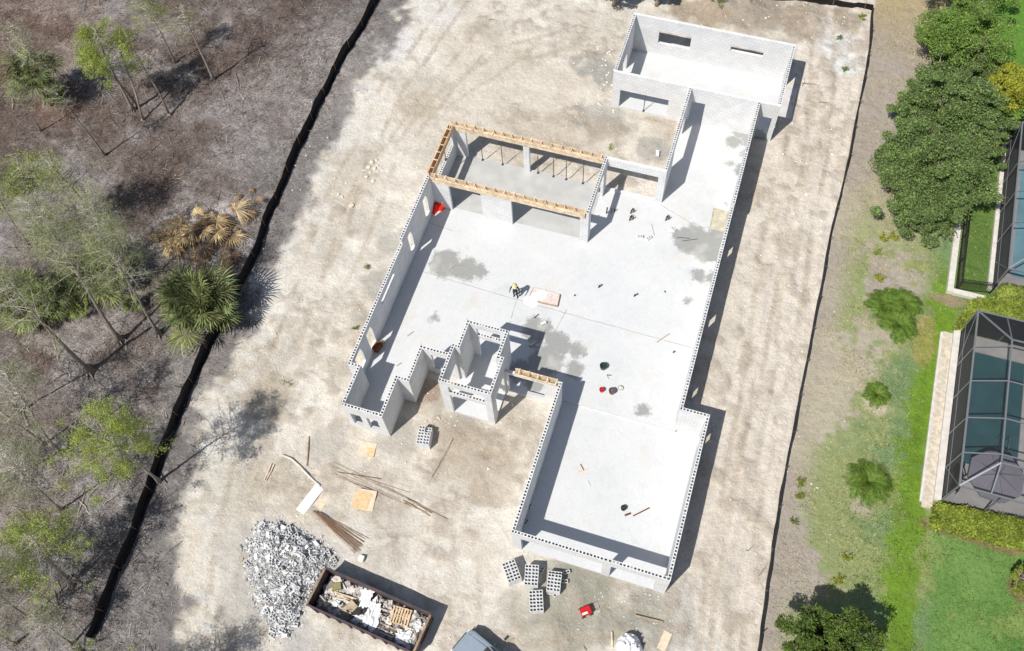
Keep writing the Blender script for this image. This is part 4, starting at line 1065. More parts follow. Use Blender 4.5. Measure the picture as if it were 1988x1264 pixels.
    sheet(2.9, .35, .5, .6, .85, .9, "pale torn bag by the right end wall of the dumpster", seed=61, amp=.25)
    # pallet
    def pal(u, v, z, rot, tilt, label, nb=7, L2=1.1, W2=.95):
        c = P(u, v, z); o = empty("wood_pallet", c, rz + rot, label, "pallet"); o.rotation_euler = (tilt[0], tilt[1], rz + rot)
        for k in range(nb):
            b = MB(); x = -L2 / 2 + .05 + k * (L2 - .1) / (nb - 1); b.box(x - .045, x + .045, -W2 / 2, W2 / 2, .1, .12); b.build("deck_board", MT['ply'], o)
        for y in (-W2 / 2 + .03, 0, W2 / 2 - .03):
            b = MB(); b.box(-L2 / 2, L2 / 2, y - .02, y + .02, .01, .099); b.build("stringer", MT['wood'], o)
    pal(1.75, .45, .9, .15, (.1, .12), "tan slatted wood pallet lying on the scrap inside the dumpster")
    for k, (u, v, L2, rot, c) in enumerate(((1.25, -.35, 1.2, 0, 'oldwood'), (1.3, -.5, 1.2, .04, 'steel'), (1.2, -.65, 1.3, -.03, 'oldwood'), (1.3, -.8, 1.1, .02, 'curb'), (-1.7, .25, 1.6, .1, 'wood'), (-1.6, .1, 1.5, -.05, 'wood'), (-1.75, .0, 1.4, .25, 'curb'), (-2.3, .8, .9, -.6, 'curb'))):
        c0 = P(u, v, .85 - (.1 if u < 0 else 0)); o = MB(); d = Rm @ np.array([math.cos(rot), math.sin(rot), 0]) * L2 / 2
        o.beam(c0 - d, c0 + d, .1, .04); ob = o.build("scrap_board", MT[c]); tag(ob, "narrow scrap board lying in the %s half of the dumpster" % ("right" if u > 0 else "left"), "board", "scrap boards in the dumpster's %s half" % ("right" if u > 0 else "left"))
    o = MB(); c0 = P(-2.5, .5, .8); o.box(c0[0] - .26, c0[0] + .26, c0[1] - .2, c0[1] + .2, c0[2] - .1, c0[2] + .15, rz=.5); tag(o.build("cardboard_box", MT['yellow']), "olive cardboard box in the upper left corner of the dumpster", "box")
    o = MB()
    for k in range(60):
        p = P(-.75 + R.gauss(0, .25), -.1 + R.gauss(0, .22), .7 + R.random() * .1); o.box(p[0] - .09, p[0] + .09, p[1] - .07, p[1] + .07, p[2] - .03, p[2] + .05, rz=R.uniform(0, 3))
    tag(o.build("black_bag", MT['dark']), "black plastic scrap in the middle of the dumpster beside the white sheets", "bag")
    o = MB(); c0 = P(-1.25, -.35, .75); o.box(c0[0] - .28, c0[0] + .28, c0[1] - .5, c0[1] + .5, c0[2] - .02, c0[2] + .06, rz=-.5, tilt=(.3, .2)); tag(o.build("insulation_panel", MT['oldwood']), "grey green leaning panel left of the black scrap in the dumpster", "panel")
dumpster()

# ---------------------------------------------------------------- boards, sheets, rods on the sand
def board(p0, p1, w, t, m, label, name="lumber_board", cat="board", group=None, z=.03, floor=None):
    a = G3(*p0) if floor is None else W(*p0, floor); b = G3(*p1) if floor is None else W(*p1, floor)
    zz = max(a[2], b[2]) + z + t / 2; a[2] = zz; b[2] = zz
    o = MB(); o.beam(a, b, w, t); o2 = o.build(name, MT[m], loc=(a + b) / 2); return tag(o2, label, cat, group)
def panel(c, L_, Wd, rz, m, label, t=.02, z=.04, name="plywood_sheet", cat="panel", tilt=(0, 0), bend=0):
    p = G3(*c); o = MB(); o.box(-L_ / 2, L_ / 2, -Wd / 2, Wd / 2, 0, t)
    ob = o.build(name, MT[m]); ob.location = (p[0], p[1], p[2] + z); ob.rotation_euler = (tilt[0], tilt[1], rz); return tag(ob, label, cat)
panel((711, 972), 1.15, 1.3, rad(8), 'plypale', "pale plywood sheet under the orange one on the sand", z=.03, tilt=(.02, .03))
panel((703, 973), 1.0, 1.1, rad(2), 'ply', "orange plywood sheet on top of the pale one in the open sand", z=.06, tilt=(.02, .03))
panel((713, 872), 1.05, .95, rad(6), 'plypale', "pale pinkish plywood sheet in front of the left room", z=.03)
panel((720, 879), .5, .55, rad(6), 'ply', "small orange board lying on the pale sheet in front of the left room", z=.06, name="board_offcut")
panel((602, 970), .62, 1.95, rad(-16), 'white', "long white foam panel on the sand beside the fanned rebar", t=.06, z=.04, name="foam_panel", tilt=(0, .03))
panel((624, 975), .55, 1.5, rad(-14), 'plypale', "pale board half under the long white foam panel", z=.0, name="board_sheet")
panel((1290, 1245), .5, 1.1, rad(-10), 'plypale', "pale board in the bottom sand right of the white bundle", z=.01, name="board_sheet")
board((1232, 1196), (1287, 1209), .1, .05, 'oldwood', "thin board with a block end lying below the garage corner")
board((1187, 1227), (1188, 1258), .09, .05, 'wood', "upright tan board standing out left of the white bundle")
board((1132, 1255), (1138, 1264), .06, .05, 'oldwood', "dark short stick at the bottom edge of the sand")
board((600, 848), (596, 905), .06, .05, 'oldwood', "straight grey stick lying above the white foam panel")
board((533, 903), (517, 935), .06, .04, 'wood', "right thin pale lath of the pair near the left sand edge", group="pair of laths"); board((528, 901), (514, 933), .06, .04, 'plypale', "left thin pale lath of the pair near the left sand edge", group="pair of laths")
for k, (a, b) in enumerate((((782, 972), (835, 1003)), ((790, 970), (838, 998)), ((784, 978), (828, 996)))):
    board(a, b, .05, .03, 'oldwood', "weathered stick in the small sheaf of sticks right of the plywood", group="sheaf of sticks")
board((880, 853), (838, 930), .03, .02, 'rust', "thin rod lying slantwise below the lone block stack", name="rod", cat="rod")
board((655, 918), (740, 932), .03, .02, 'rust', "long thin rod above the orange plywood", name="rod", cat="rod")
board((745, 945), (870, 1010), .025, .02, 'rust', "longest thin rod right of the orange plywood", name="rod", cat="rod")
board((1275, 665), (1300, 648), .05, .04, 'oldwood', "short board lying on the slab near the right wall", floor=SLABZ, z=.005)
board((1229, 1002), (1261, 986), .07, .04, 'brown', "reddish brown board lying on the garage floor", floor=.06, z=.004)
board((1213, 1001), (1224, 997), .1, .08, 'brown', "short reddish offcut beside the brown board on the garage floor", floor=.06, z=.004)
board((1122, 917), (1140, 911), .05, .04, 'ply', "small orange lath on the garage floor", floor=.06, z=.004, name="lath")
board((1127, 901), (1134, 914), .05, .03, 'brown', "small crossed reddish lath on the garage floor", floor=.06, z=.004, name="lath")
board((1141, 934), (1145, 945), .08, .04, 'curb', "small grey offcut on the garage floor", floor=.06, z=.004, name="board_offcut")
board((1290, 565 - 0), (1292, 568), .06, .05, 'dark', "tiny dark scrap near the right side of the slab", floor=SLABZ, z=.004, name="scrap_piece", cat="scrap")
board((1265, 435), (1270, 457), .04, .03, 'oldwood', "thin lath on the slab between the two dark bolt clusters", floor=SLABZ, z=.004, name="lath")
board((1314, 461), (1340, 463), .03, .02, 'dark', "upper dark rod lying in the damp patch on the slab", floor=SLABZ, z=.004, name="rod", cat="rod")
board((1325, 468), (1355, 464), .03, .02, 'dark', "lower dark rod lying in the damp patch on the slab", floor=SLABZ, z=.004, name="rod", cat="rod")
board((1300, 366), (1309, 357), .05, .04, 'curb', "pale lath in the shade beside the wall end pier", floor=SLABZ, z=.004, name="lath")
board((884, 515), (872, 526), .05, .03, 'oldwood', "tan lath lying slantwise in the left damp patch", floor=SLABZ, z=.004, name="lath")
board((888, 515), (904, 516), .05, .03, 'oldwood', "tan lath lying level in the left damp patch", floor=SLABZ, z=.004, name="lath")
board((791, 653), (803, 644), .06, .04, 'oldwood', "short stick on the slab left of the entry tower", floor=SLABZ, z=.004)
board((770, 711), (779, 705), .06, .04, 'oldwood', "tiny stick on the slab inside the left room", floor=SLABZ, z=.004)
board((1037, 618), (1046, 610), .06, .04, 'dark', "dark stick on the slab below the cement board", floor=SLABZ, z=.004)
board((1030, 676), (1044, 664), .09, .06, 'oldwood', "brown timber scrap in the entry tower's shadow", floor=SLABZ, z=.004)
board((1026, 672), (1043, 674), .07, .05, 'oldwood', "level timber scrap in the entry tower's shadow", floor=SLABZ, z=.004)
# rebar fan
for k in range(26):
    f = k / 25
    a = (608 + f * 14, 994 + 2 * f + RNG.normal()); b = (690 + f * 20 + RNG.normal() * 3, 1074 - f * 26 + RNG.normal() * 2)
    board(a, b, .02, .02, 'rust', "rusty rebar rod in the fanned bundle above the dumpster", "rebar_rod", "rebar", "rebar rods fanned on the sand", z=.02 + .012 * (k % 4))
for k in range(9):
    x0 = 655 + RNG.uniform(-10, 30); y0 = 905 + RNG.uniform(-10, 25); L_ = RNG.uniform(60, 150)
    board((x0, y0), (x0 + L_, y0 + L_ * RNG.uniform(.32, .5)), .014, .012, 'rust', "thin rod half buried in the brown dirt above the plywood", "rod", "rod", "rods half buried in the dirt", z=.0)
o = MB(); p = G3(703, 1086); o.box(-.17, .17, -.19, .19, 0, .28); ob = o.build("paper_bag", MT['white']); ob.location = p; ob.rotation_euler = (0, 0, .05)
bv = ob.modifiers.new("round", 'BEVEL'); bv.width = .05; bv.segments = 2; tag(ob, "small upright white sack at the foot of the fanned rebar", "sack")
# rolled hose / pipe
o = MB(); pts = [G3(*p, .05) for p in ((548, 884), (566, 892), (583, 906), (600, 925), (612, 936), (622, 944))]; o.tube(pts, .07, 8)
tag(o.build("drain_pipe", MT['curb'], smooth=True), "curved grey pipe lying above the white foam panel", "pipe")

# ---------------------------------------------------------------- things on the slab
def bucket(px, py, m, r, h, label, fill='dark', z=SLABZ, name="bucket"):
    p = W(px, py, z); t = empty(name, p, RNG.uniform(0, 6), label, "bucket")
    b = MB(); n = 20; V = []; F = []
    for (rr, zz) in ((r * .82, 0), (r, h), (r * .93, h), (r * .8, h * .35)):
        for k in range(n): V.append((rr * math.cos(6.2832 * k / n), rr * math.sin(6.2832 * k / n), zz))
    for i in range(3):
        for k in range(n): F.append((i * n + k, i * n + (k + 1) % n, (i + 1) * n + (k + 1) % n, (i + 1) * n + k))
    F.append(tuple(range(n))[::-1]); b.add(V, F); b.build("pail", MT[m], t, smooth=False)
    b = MB(); b.tube([(0, 0, h * .35), (0, 0, h * .55)], r * .8, n); b.build("contents", MT[fill], t)
    b = MB(); b.tube([(r * math.cos(a), .12 * r * math.sin(a), h + r * .5 * math.sin(a)) for a in np.linspace(0, math.pi, 10)], .008, 5); b.build("handle", MT['steel'], t)
bucket(1171, 714, 'green', .24, .38, "dark green bucket, topmost of the buckets on the slab")
bucket(1168, 759, 'red', .16, .3, "small red bucket, leftmost of the lower row of buckets", fill='red')
bucket(1188, 762, 'grey', .22, .36, "grey brown bucket between the red one and the olive trowel tray", fill='grey')
bucket(1205, 754, 'yellow', .17, .1, "low olive tray at the right end of the bucket row", fill='shirt', name="tray")
board((1178, 728), (1187, 729), .05, .03, 'brown', "small trowel board below the green bucket", floor=SLABZ, z=.004, name="trowel_board", cat="tool")
board((1178, 728), (1182, 736), .04, .03, 'oldwood', "short tool handle below the green bucket", floor=SLABZ, z=.004, name="trowel", cat="tool")
bucket(1210, 988, 'dark', .17, .28, "black bucket on the garage floor", z=.06, fill='dark')
# bolt clusters / pipe stubs that stand on the slab
def stubs(px, py, label, dx=(.0, .18, .05), h=.4):
    p = W(px, py, SLABZ); t = empty("pipe_stub", p, 0, label, "pipe")
    for i, d in enumerate(dx):
        b = MB(); b.tube([(d, i * .14 - .1, 0), (d + .03, i * .14 - .08, h * (1 - .2 * i))], .045, 8); b.build("pipe", MT['dark' if i != 1 else 'grey'], t)
stubs(1223, 426, "dark pipe stubs rising from the slab right of the porch corner", h=.55)
stubs(1225, 412, "dark pipe stubs behind the first cluster right of the porch corner", h=.4)
stubs(1293, 426, "dark pipe stubs rising from the slab below the wall end pier", h=.5)
stubs(1163, 556, "small dark pipe stubs in the middle of the bright slab", h=.3, dx=(0, .1))
stubs(1232, 573, "tiny forked stub right of the middle of the slab", h=.25, dx=(0, .12))
stubs(1159, 372, "dark pipe stub beside the porch side wall", h=.5)
stubs(1178, 412, "blue grey pipe stubs in the shade by the porch corner column", h=.7, dx=(0, .3, .5))
stubs(1116, 572, "tiny dark stub right of the cement board", h=.12, dx=(0,))
stubs(1308, 682, "small pipe stub near the right wall joint", h=.2, dx=(0,))
# cement board and heap
def cement():
    c = W(1052, 578, SLABZ); t = empty("mixing_board", c, 0, "pinkish mixing board on the slab under a pile of white cement", "board")
    b = MB(); cs = [W(*p, SLABZ) - c for p in ((1035, 560), (1087, 574), (1082, 596), (1024, 583))]
    V = [v + [0, 0, .02] for v in cs] + [v + [0, 0, .10] for v in cs]
    b.add(V, [(0, 1, 2, 3), (7, 6, 5, 4), (0, 4, 5, 1), (1, 5, 6, 2), (2, 6, 7, 3), (3, 7, 4, 0)]); o_ = b.build("board", MT['mortar'], t)
    for k in range(4):
        b = MB(); b.beam(cs[k] + [0, 0, .1], cs[(k + 1) % 4] + [0, 0, .1], .05, .14); b.build("edge_strip", MT['oldwood' if k in (1, 2) else 'mortar'], t)
    n = 40; lo = np.array([W(1018, 605, 0)[0], W(1018, 605, 0)[1]]); mb = MB(); V = []; F = []
    cx, cy = W(1043, 577, .2)[:2]
    for j in range(n):
        for i in range(n):
            a = (i / (n - 1) - .5) * 2.6; q = (j / (n - 1) - .5) * 2.6
            ang = math.atan2(q, a); R_ = .62 + .24 * math.cos(2 * (ang - .9)) + .5 * (vnoise(ang * 1.9 + 20, 1, 1, 3) - .5)
            r = math.hypot(a, q); hh = max(0, 1 - r / R_)
            V.append((cx + a, cy + q, SLABZ + (.34 * hh ** .8 + .06 * hh * vnoise(i * .6, j * .6, 1, 7) if hh > 0 else -.05)))
    for j in range(n - 1):
        for i in range(n - 1): F.append((j * n + i, j * n + i + 1, (j + 1) * n + i + 1, (j + 1) * n + i))
    mb.add(V, F); o_ = mb.build("cement_pile", MT['powder'], smooth=True); tag(o_, "bright white pile of cement powder spilling over the mixing board", "cement")
cement()
# orange netting and brown board by the left wall
def crumple(px, py, z, r, h, m, label, name, cat, seed=3, n=26, sx=1, sy=1, spikes=.3):
    c = W(px, py, z); mb = MB(); V = []; F = []
    for j in range(n):
        for i in range(n):
            a = 2 * (i / (n - 1) - .5); q = 2 * (j / (n - 1) - .5); rr = math.hypot(a, q)
            ang = math.atan2(q, a); R_ = .8 + spikes * (vnoise(ang * 1.3 + 9, seed, 1, seed) - .5) * 2
            hh = max(0., 1 - (rr / R_) ** 2)
            V.append((a * r * sx, q * r * sy, (h * (hh ** .6) * (.55 + .9 * vnoise(i * .55, j * .55, 1, seed + 1))) if hh > 0 else -.06))
    for j in range(n - 1):
        for i in range(n - 1):
            ks = [j * n + i, j * n + i + 1, (j + 1) * n + i + 1, (j + 1) * n + i]
            if max(V[k][2] for k in ks) > -.05: F.append(tuple(ks))
    mb.add(V, F); o_ = mb.build(name, MT[m]); o_.location = (c[0], c[1], z); return tag(o_, label, cat)
crumple(849, 404, SLABZ, .62, .5, 'orange', "crumpled orange safety netting in the corner by the left wall window", "safety_netting", "netting", 4, spikes=.55)
crumple(1221, 1252, .0, .85, 1.0, 'powder', "rounded white wrapped bundle at the bottom of the sand", "wrapped_bundle", "bundle", 8, sx=1.1, sy=.95, spikes=.2)
o = MB(); p = W(734, 676, SLABZ); o.box(-.2, .2, -.35, .35, 0, .5); ob = o.build("timber_crate", MT['brown']); ob.location = p; ob.rotation_euler = (0, 0, -.2); tag(ob, "rust brown crate under the left wall doorway", "crate")
bv = ob.modifiers.new("b", 'BEVEL'); bv.width = .02
o = MB(); p = W(741, 666, SLABZ); o.box(-.25, .25, -.03, .03, 0, .7); ob = o.build("board_offcut", MT['ply']); ob.location = p; ob.rotation_euler = (.3, 0, .5); tag(ob, "yellow board leaning over the rust brown crate", "board")
# red generator-like toolbox
def red_unit():
    p = G3(1137, 1188); t = empty("tool_cart", p, rad(38), "small red machine with a white top panel standing on the sand below the garage", "machine")
    b = MB(); b.box(-.32, .32, -.24, .24, .12, .5); o_ = b.build("housing", MT['red'], t); bv = o_.modifiers.new("b", 'BEVEL'); bv.width = .04
    b = MB(); b.box(-.28, .05, -.2, -.08, .502, .54); b.build("top_panel", MT['white'], t)
    for s in (-1, 1):
        b = MB(); b.tube([(s * .25, -.3, .1), (s * .25, -.25, .1)], .1, 14); b.build("wheel", MT['dark'], t)
        b = MB(); b.tube([(s * .25, .25, .1), (s * .25, .3, .1)], .1, 14); b.build("wheel", MT['dark'], t)
    b = MB(); b.tube([(.3, -.2, .45), (.5, -.2, .62), (.5, .2, .62), (.3, .2, .45)], .018, 6); b.build("handle", MT['dark'], t)
red_unit()

# ---------------------------------------------------------------- pickup truck (front corner in the frame)
def truck():
    nose = W(893, 1244, .9); back = W(955, 1300, .9)
    d = (back - nose)[:2]; d /= np.linalg.norm(d)
    rz = math.atan2(-d[1], -d[0])
    cen = nose[:2] + d * 2.75
    t = empty("pickup_truck", (cen[0], cen[1], 0), rz, "light blue grey pickup truck cut off by the bottom edge, its hood pointing up", "truck")
    # local +x is forward
    def loft(secs, name, m, smooth=True):
        b = MB(); n = len(secs[0][1]); V = []; F = []
        for (x, prof) in secs:
            for (y, z) in prof: V.append((x, y, z))
        for i in range(len(secs) - 1):
            for k in range(n): F.append((i * n + k, (i + 1) * n + k, (i + 1) * n + (k + 1) % n, i * n + (k + 1) % n))
        F.append(tuple(range(n))); F.append(tuple(range((len(secs) - 1) * n, len(secs) * n))[::-1])
        b.add(V, F); o_ = b.build(name, MT[m], t); return o_
    def prof(w, z0, z1, r=.12):
        return [(-w, z0), (w, z0), (w, z1 - r), (w - r * .4, z1 - r * .25), (w - r * 1.4, z1), (0, z1 + .015), (-w + r * 1.4, z1), (-w + r * .4, z1 - r * .25), (-w, z1 - r)]
    loft([(2.78, prof(.62, .45, .85)), (2.7, prof(.84, .38, .98)), (2.4, prof(.95, .36, 1.06)), (1.45, prof(.98, .36, 1.14)), (1.2, prof(.98, .36, 1.16)), (-2.75, prof(.98, .4, 1.12)), (-2.8, prof(.9, .45, 1.05))], "body", 'truck')
    loft([(1.25, prof(.86, 1.1, 1.16, .05)), (.55, prof(.74, 1.12, 1.82, .1)), (-.9, prof(.74, 1.12, 1.86, .1)), (-1.15, prof(.8, 1.1, 1.2, .05))], "cab", 'truck')
    b = MB(); b.add([(1.27, -.74, 1.17), (1.27, .74, 1.17), (.62, .64, 1.79), (.62, -.64, 1.79)], [(0, 1, 2, 3)]); o_ = b.build("windshield", MT['glass'], t); s_ = o_.modifiers.new("s", 'SOLIDIFY'); s_.thickness = .02
    for s in (-1, 1):
        b = MB(); b.add([(1.1, s * .87, 1.2), (.55, s * .765, 1.74), (-.85, s * .765, 1.74), (-1.0, s * .85, 1.2)], [(0, 1, 2, 3)]); o_ = b.build("side_window", MT['glass'], t); s_ = o_.modifiers.new("s", 'SOLIDIFY'); s_.thickness = .02
        b = MB(); b.box(.95, 1.1, s * 1.0 if s > 0 else -1.2, 1.2 if s > 0 else -1.0, 1.12, 1.32); b.build("mirror", MT['dark'], t)
        b = MB(); b.box(2.55, 2.77, s * .55 if s > 0 else -.82, .82 if s > 0 else -.55, .72, .86); b.build("headlight", MT['white'], t)
        for x in (1.85, -1.75):
            w = empty("wheel", (0, 0, 0)); w.parent = t
            b = MB(); b.tube([(x, s * .8, .38), (x, s * 1.0, .38)], .38, 22); b.build("tyre", MT['dark'], w)
            b = MB(); b.tube([(x, s * 1.001, .38), (x, s * 1.01, .38)], .2, 16); b.build("rim", MT['alu'], w)
        b = MB(); b.beam((2.6, s * .62, 1.03), (1.35, s * .7, 1.165), .02, .02); b.build("hood_crease", MT['dark'], t)
    b = MB(); b.box(2.79, 2.84, -.6, .6, .5, .78); b.build("grille", MT['dark'], t)
    b = MB(); b.box(-2.72, -1.2, -.8, .8, 1.1, 1.145); b.build("bed", MT['dark'], t)
    b = MB(); b.box(1.28, 1.32, -.75, .75, 1.155, 1.18); b.build("cowl", MT['dark'], t)
truck()
board((983, 1247), (997, 1240), .06, .04, 'oldwood', "small shovel handle stuck in the sand beside the truck shadow", name="shovel", cat="tool")

# ---------------------------------------------------------------- the worker
def worker():
    foot = W(1001, 577, SLABZ)
    # body laid out facing -Y (towards the camera), one joint per vertex, skinned into one surface
    J = dict(pel=(0, 0, .93), sp=(0, .01, 1.12), ch=(0, .02, 1.32), nk=(0, 0, 1.48), hd=(0, -.03, 1.56), ht=(0, -.03, 1.70),
             lh=(.10, 0, .90), lk=(.12, -.06, .50), la=(.13, .05, .10), lt=(.13, -.12, .04),
             rh=(-.10, 0, .90), rk=(-.11, .02, .50), ra=(-.12, .12, .10), rt=(-.13, -.04, .04),
             ls=(.19, .01, 1.40), le=(.29, -.02, 1.14), lw=(.31, -.13, .92), lp=(.315, -.16, .85),
             rs=(-.19, .01, 1.40), re=(-.31, .03, 1.14), rw=(-.35, -.05, .92), rp=(-.355, -.075, .85))
    R = dict(pel=.155, sp=.135, ch=.165, nk=.062, hd=.085, ht=.075, lh=.10, lk=.068, la=.045, lt=.042, rh=.10, rk=.068, ra=.045, rt=.042,
             ls=.072, le=.052, lw=.034, lp=.036, rs=.072, re=.052, rw=.034, rp=.036)
    E = [('pel', 'sp'), ('sp', 'ch'), ('ch', 'nk'), ('nk', 'hd'), ('hd', 'ht'), ('pel', 'lh'), ('lh', 'lk'), ('lk', 'la'), ('la', 'lt'), ('pel', 'rh'), ('rh', 'rk'), ('rk', 'ra'), ('ra', 'rt'),
         ('ch', 'ls'), ('ls', 'le'), ('le', 'lw'), ('lw', 'lp'), ('ch', 'rs'), ('rs', 're'), ('re', 'rw'), ('rw', 'rp')]
    for s, h in (('l', 1), ('r', -1)):
        hp = np.array(J[s + 'p'])
        for k, (dx, dy, ln) in enumerate(((-.028, -.012, .065), (-.010, -.016, .078), (.008, -.014, .072), (.024, -.006, .056))):
            a, b = f'{s}f{k}a', f'{s}f{k}b'
            J[a] = tuple(hp + np.array([dx, dy, -.05])); J[b] = tuple(hp + np.array([dx, dy - .025, -.05 - ln])); R[a] = .0095; R[b] = .008
            E += [(s + 'p', a), (a, b)]
        J[s + 't1'] = tuple(hp + np.array([-h * .035, -.03, .01])); J[s + 't2'] = tuple(hp + np.array([-h * .045, -.055, -.03])); R[s + 't1'] = .012; R[s + 't2'] = .009
        E += [(s + 'p', s + 't1'), (s + 't1', s + 't2')]
    names = list(J); idx = {n: i for i, n in enumerate(names)}
    me = bpy.data.meshes.new("person"); me.from_pydata([J[n] for n in names], [(idx[a], idx[b]) for a, b in E], [])
    t = empty("person", foot, rad(8), "worker in a black outfit with pale shoulders and a straw hat standing by the cement", "person")
    o_ = bpy.data.objects.new("body", me); link(o_, t)
    sk = o_.modifiers.new("skin", 'SKIN'); sk.use_smooth_shade = True
    sv = me.skin_vertices[0].data
    for n in names: sv[idx[n]].radius = (R[n], R[n] * (.75 if n in ('ch', 'sp', 'pel') else 1)); sv[idx[n]].use_root = (n == 'pel')
    ss = o_.modifiers.new("sub", 'SUBSURF'); ss.levels = 1; ss.render_levels = 1
    # material by height: shirt and trousers black, hands and face skin
    m = bpy.data.materials.new("worker_body"); m.use_nodes = True; N = m.node_tree.nodes; L = m.node_tree.links; b = N["Principled BSDF"]
    tc = N.new("ShaderNodeTexCoord"); sp = N.new("ShaderNodeSeparateXYZ"); L.new(tc.outputs["Object"], sp.inputs[0])
    ab = N.new("ShaderNodeMath"); ab.operation = 'ABSOLUTE'; L.new(sp.outputs[0], ab.inputs[0])
    h1 = N.new("ShaderNodeMath"); h1.operation = 'GREATER_THAN'; h1.inputs[1].default_value = 1.47; L.new(sp.outputs[2], h1.inputs[0])
    h2 = N.new("ShaderNodeMath"); h2.operation = 'LESS_THAN'; h2.inputs[1].default_value = .91; L.new(sp.outputs[2], h2.inputs[0])
    h3 = N.new("ShaderNodeMath"); h3.operation = 'GREATER_THAN'; h3.inputs[1].default_value = .25; L.new(ab.outputs[0], h3.inputs[0])
    mu = N.new("ShaderNodeMath"); mu.operation = 'MULTIPLY'; L.new(h2.outputs[0], mu.inputs[0]); L.new(h3.outputs[0], mu.inputs[1])
    mxx = N.new("ShaderNodeMath"); mxx.operation = 'MAXIMUM'; L.new(h1.outputs[0], mxx.inputs[0]); L.new(mu.outputs[0], mxx.inputs[1])
    mx = N.new("ShaderNodeMix"); mx.data_type = 'RGBA'; L.new(mxx.outputs[0], mx.inputs[0]); mx.inputs[6].default_value = (.016, .018, .018, 1); mx.inputs[7].default_value = srgb(150, 105, 80)
    L.new(mx.outputs[2], b.inputs["Base Color"]); b.inputs["Roughness"].default_value = .8
    me.materials.append(m)
    # pale yoke over the shoulders
    b = MB(); n = 18; V = []; F = []
    for (a, q, z) in ((.08, .07, 1.50), (.17, .13, 1.46), (.215, .155, 1.40), (.20, .15, 1.35)):
        for k in range(n): V.append((a * math.cos(6.2832 * k / n), q * math.sin(6.2832 * k / n) + .015, z))
    for i in range(3):
        for k in range(n): F.append((i * n + k, (i + 1) * n + k, (i + 1) * n + (k + 1) % n, i * n + (k + 1) % n))
    b.add(V, F); o2 = b.build("shoulder_cape", MT['shirt'], t, smooth=True); o2["category"] = "clothing"; del o2["category"]
    # hat with brim and crown
    b = MB(); V = []; F = []; n = 24
    for (r_, z) in ((.185, 1.655), (.18, 1.668), (.105, 1.68), (.098, 1.75), (.07, 1.785), (.01, 1.79)):
        for k in range(n): V.append((r_ * math.cos(6.2832 * k / n), r_ * 1.08 * math.sin(6.2832 * k / n) - .03, z))
    for i in range(5):
        for k in range(n): F.append((i * n + k, i * n + (k + 1) % n, (i + 1) * n + (k + 1) % n, (i + 1) * n + k))
    F.append(tuple(range(n))[::-1]); b.add(V, F); b.build("hat", MT['straw'], t, smooth=True)
    b = MB(); b.box(-.012, .012, -.135, -.105, 1.585, 1.62); b.build("nose", MT['skin'], t)
    for s in (-1, 1):
        b = MB(); b.tube([(s * .03, -.112, 1.625), (s * .03, -.117, 1.625)], .009, 8); b.build("eye", MT['dark'], t)
        b = MB(); b.box(s * .082 if s > 0 else -.096, .096 if s > 0 else -.082, -.05, -.01, 1.585, 1.64); b.build("ear", MT['skin'], t)
    b = MB(); b.box(-.025, .025, -.118, -.108, 1.55, 1.558); b.build("mouth", MT['brown'], t)
worker()

# ---------------------------------------------------------------- vegetation
def leafcloud_pts(center, R3, n, rng, clumps=60, cr=.28, shell=.5, gap=.25):
    """points in clumps spread through an uneven ellipsoid"""
    d = rng.normal(size=(clumps, 3)); d /= np.linalg.norm(d, axis=1, keepdims=True)
    rr = rng.uniform(shell, 1, (clumps, 1)) ** .7 * (1 + gap * rng.normal(size=(clumps, 1)) * .5)
    cc = d * rr
    lob = 1 + .42 * (vnoise(np.arctan2(d[:, 1], d[:, 0]) * 1.6 + 30, d[:, 2] * 2 + 9, 1, int(rng.integers(0, 40))) - .5) * 2
    cc = cc * lob[:, None]
    cc[:, 2] = np.maximum(cc[:, 2], -.75)
    k = rng.integers(0, clumps, n); cs = cr * rng.uniform(.55, 1.3, clumps)
    off = rng.normal(size=(n, 3)); off /= np.linalg.norm(off, axis=1, keepdims=True); off *= rng.uniform(0, 1, (n, 1)) ** .45
    p = cc[k] + off * cs[k][:, None] * np.array([1, 1, .6])
    return center + p * np.asarray(R3), center + cc * np.asarray(R3)

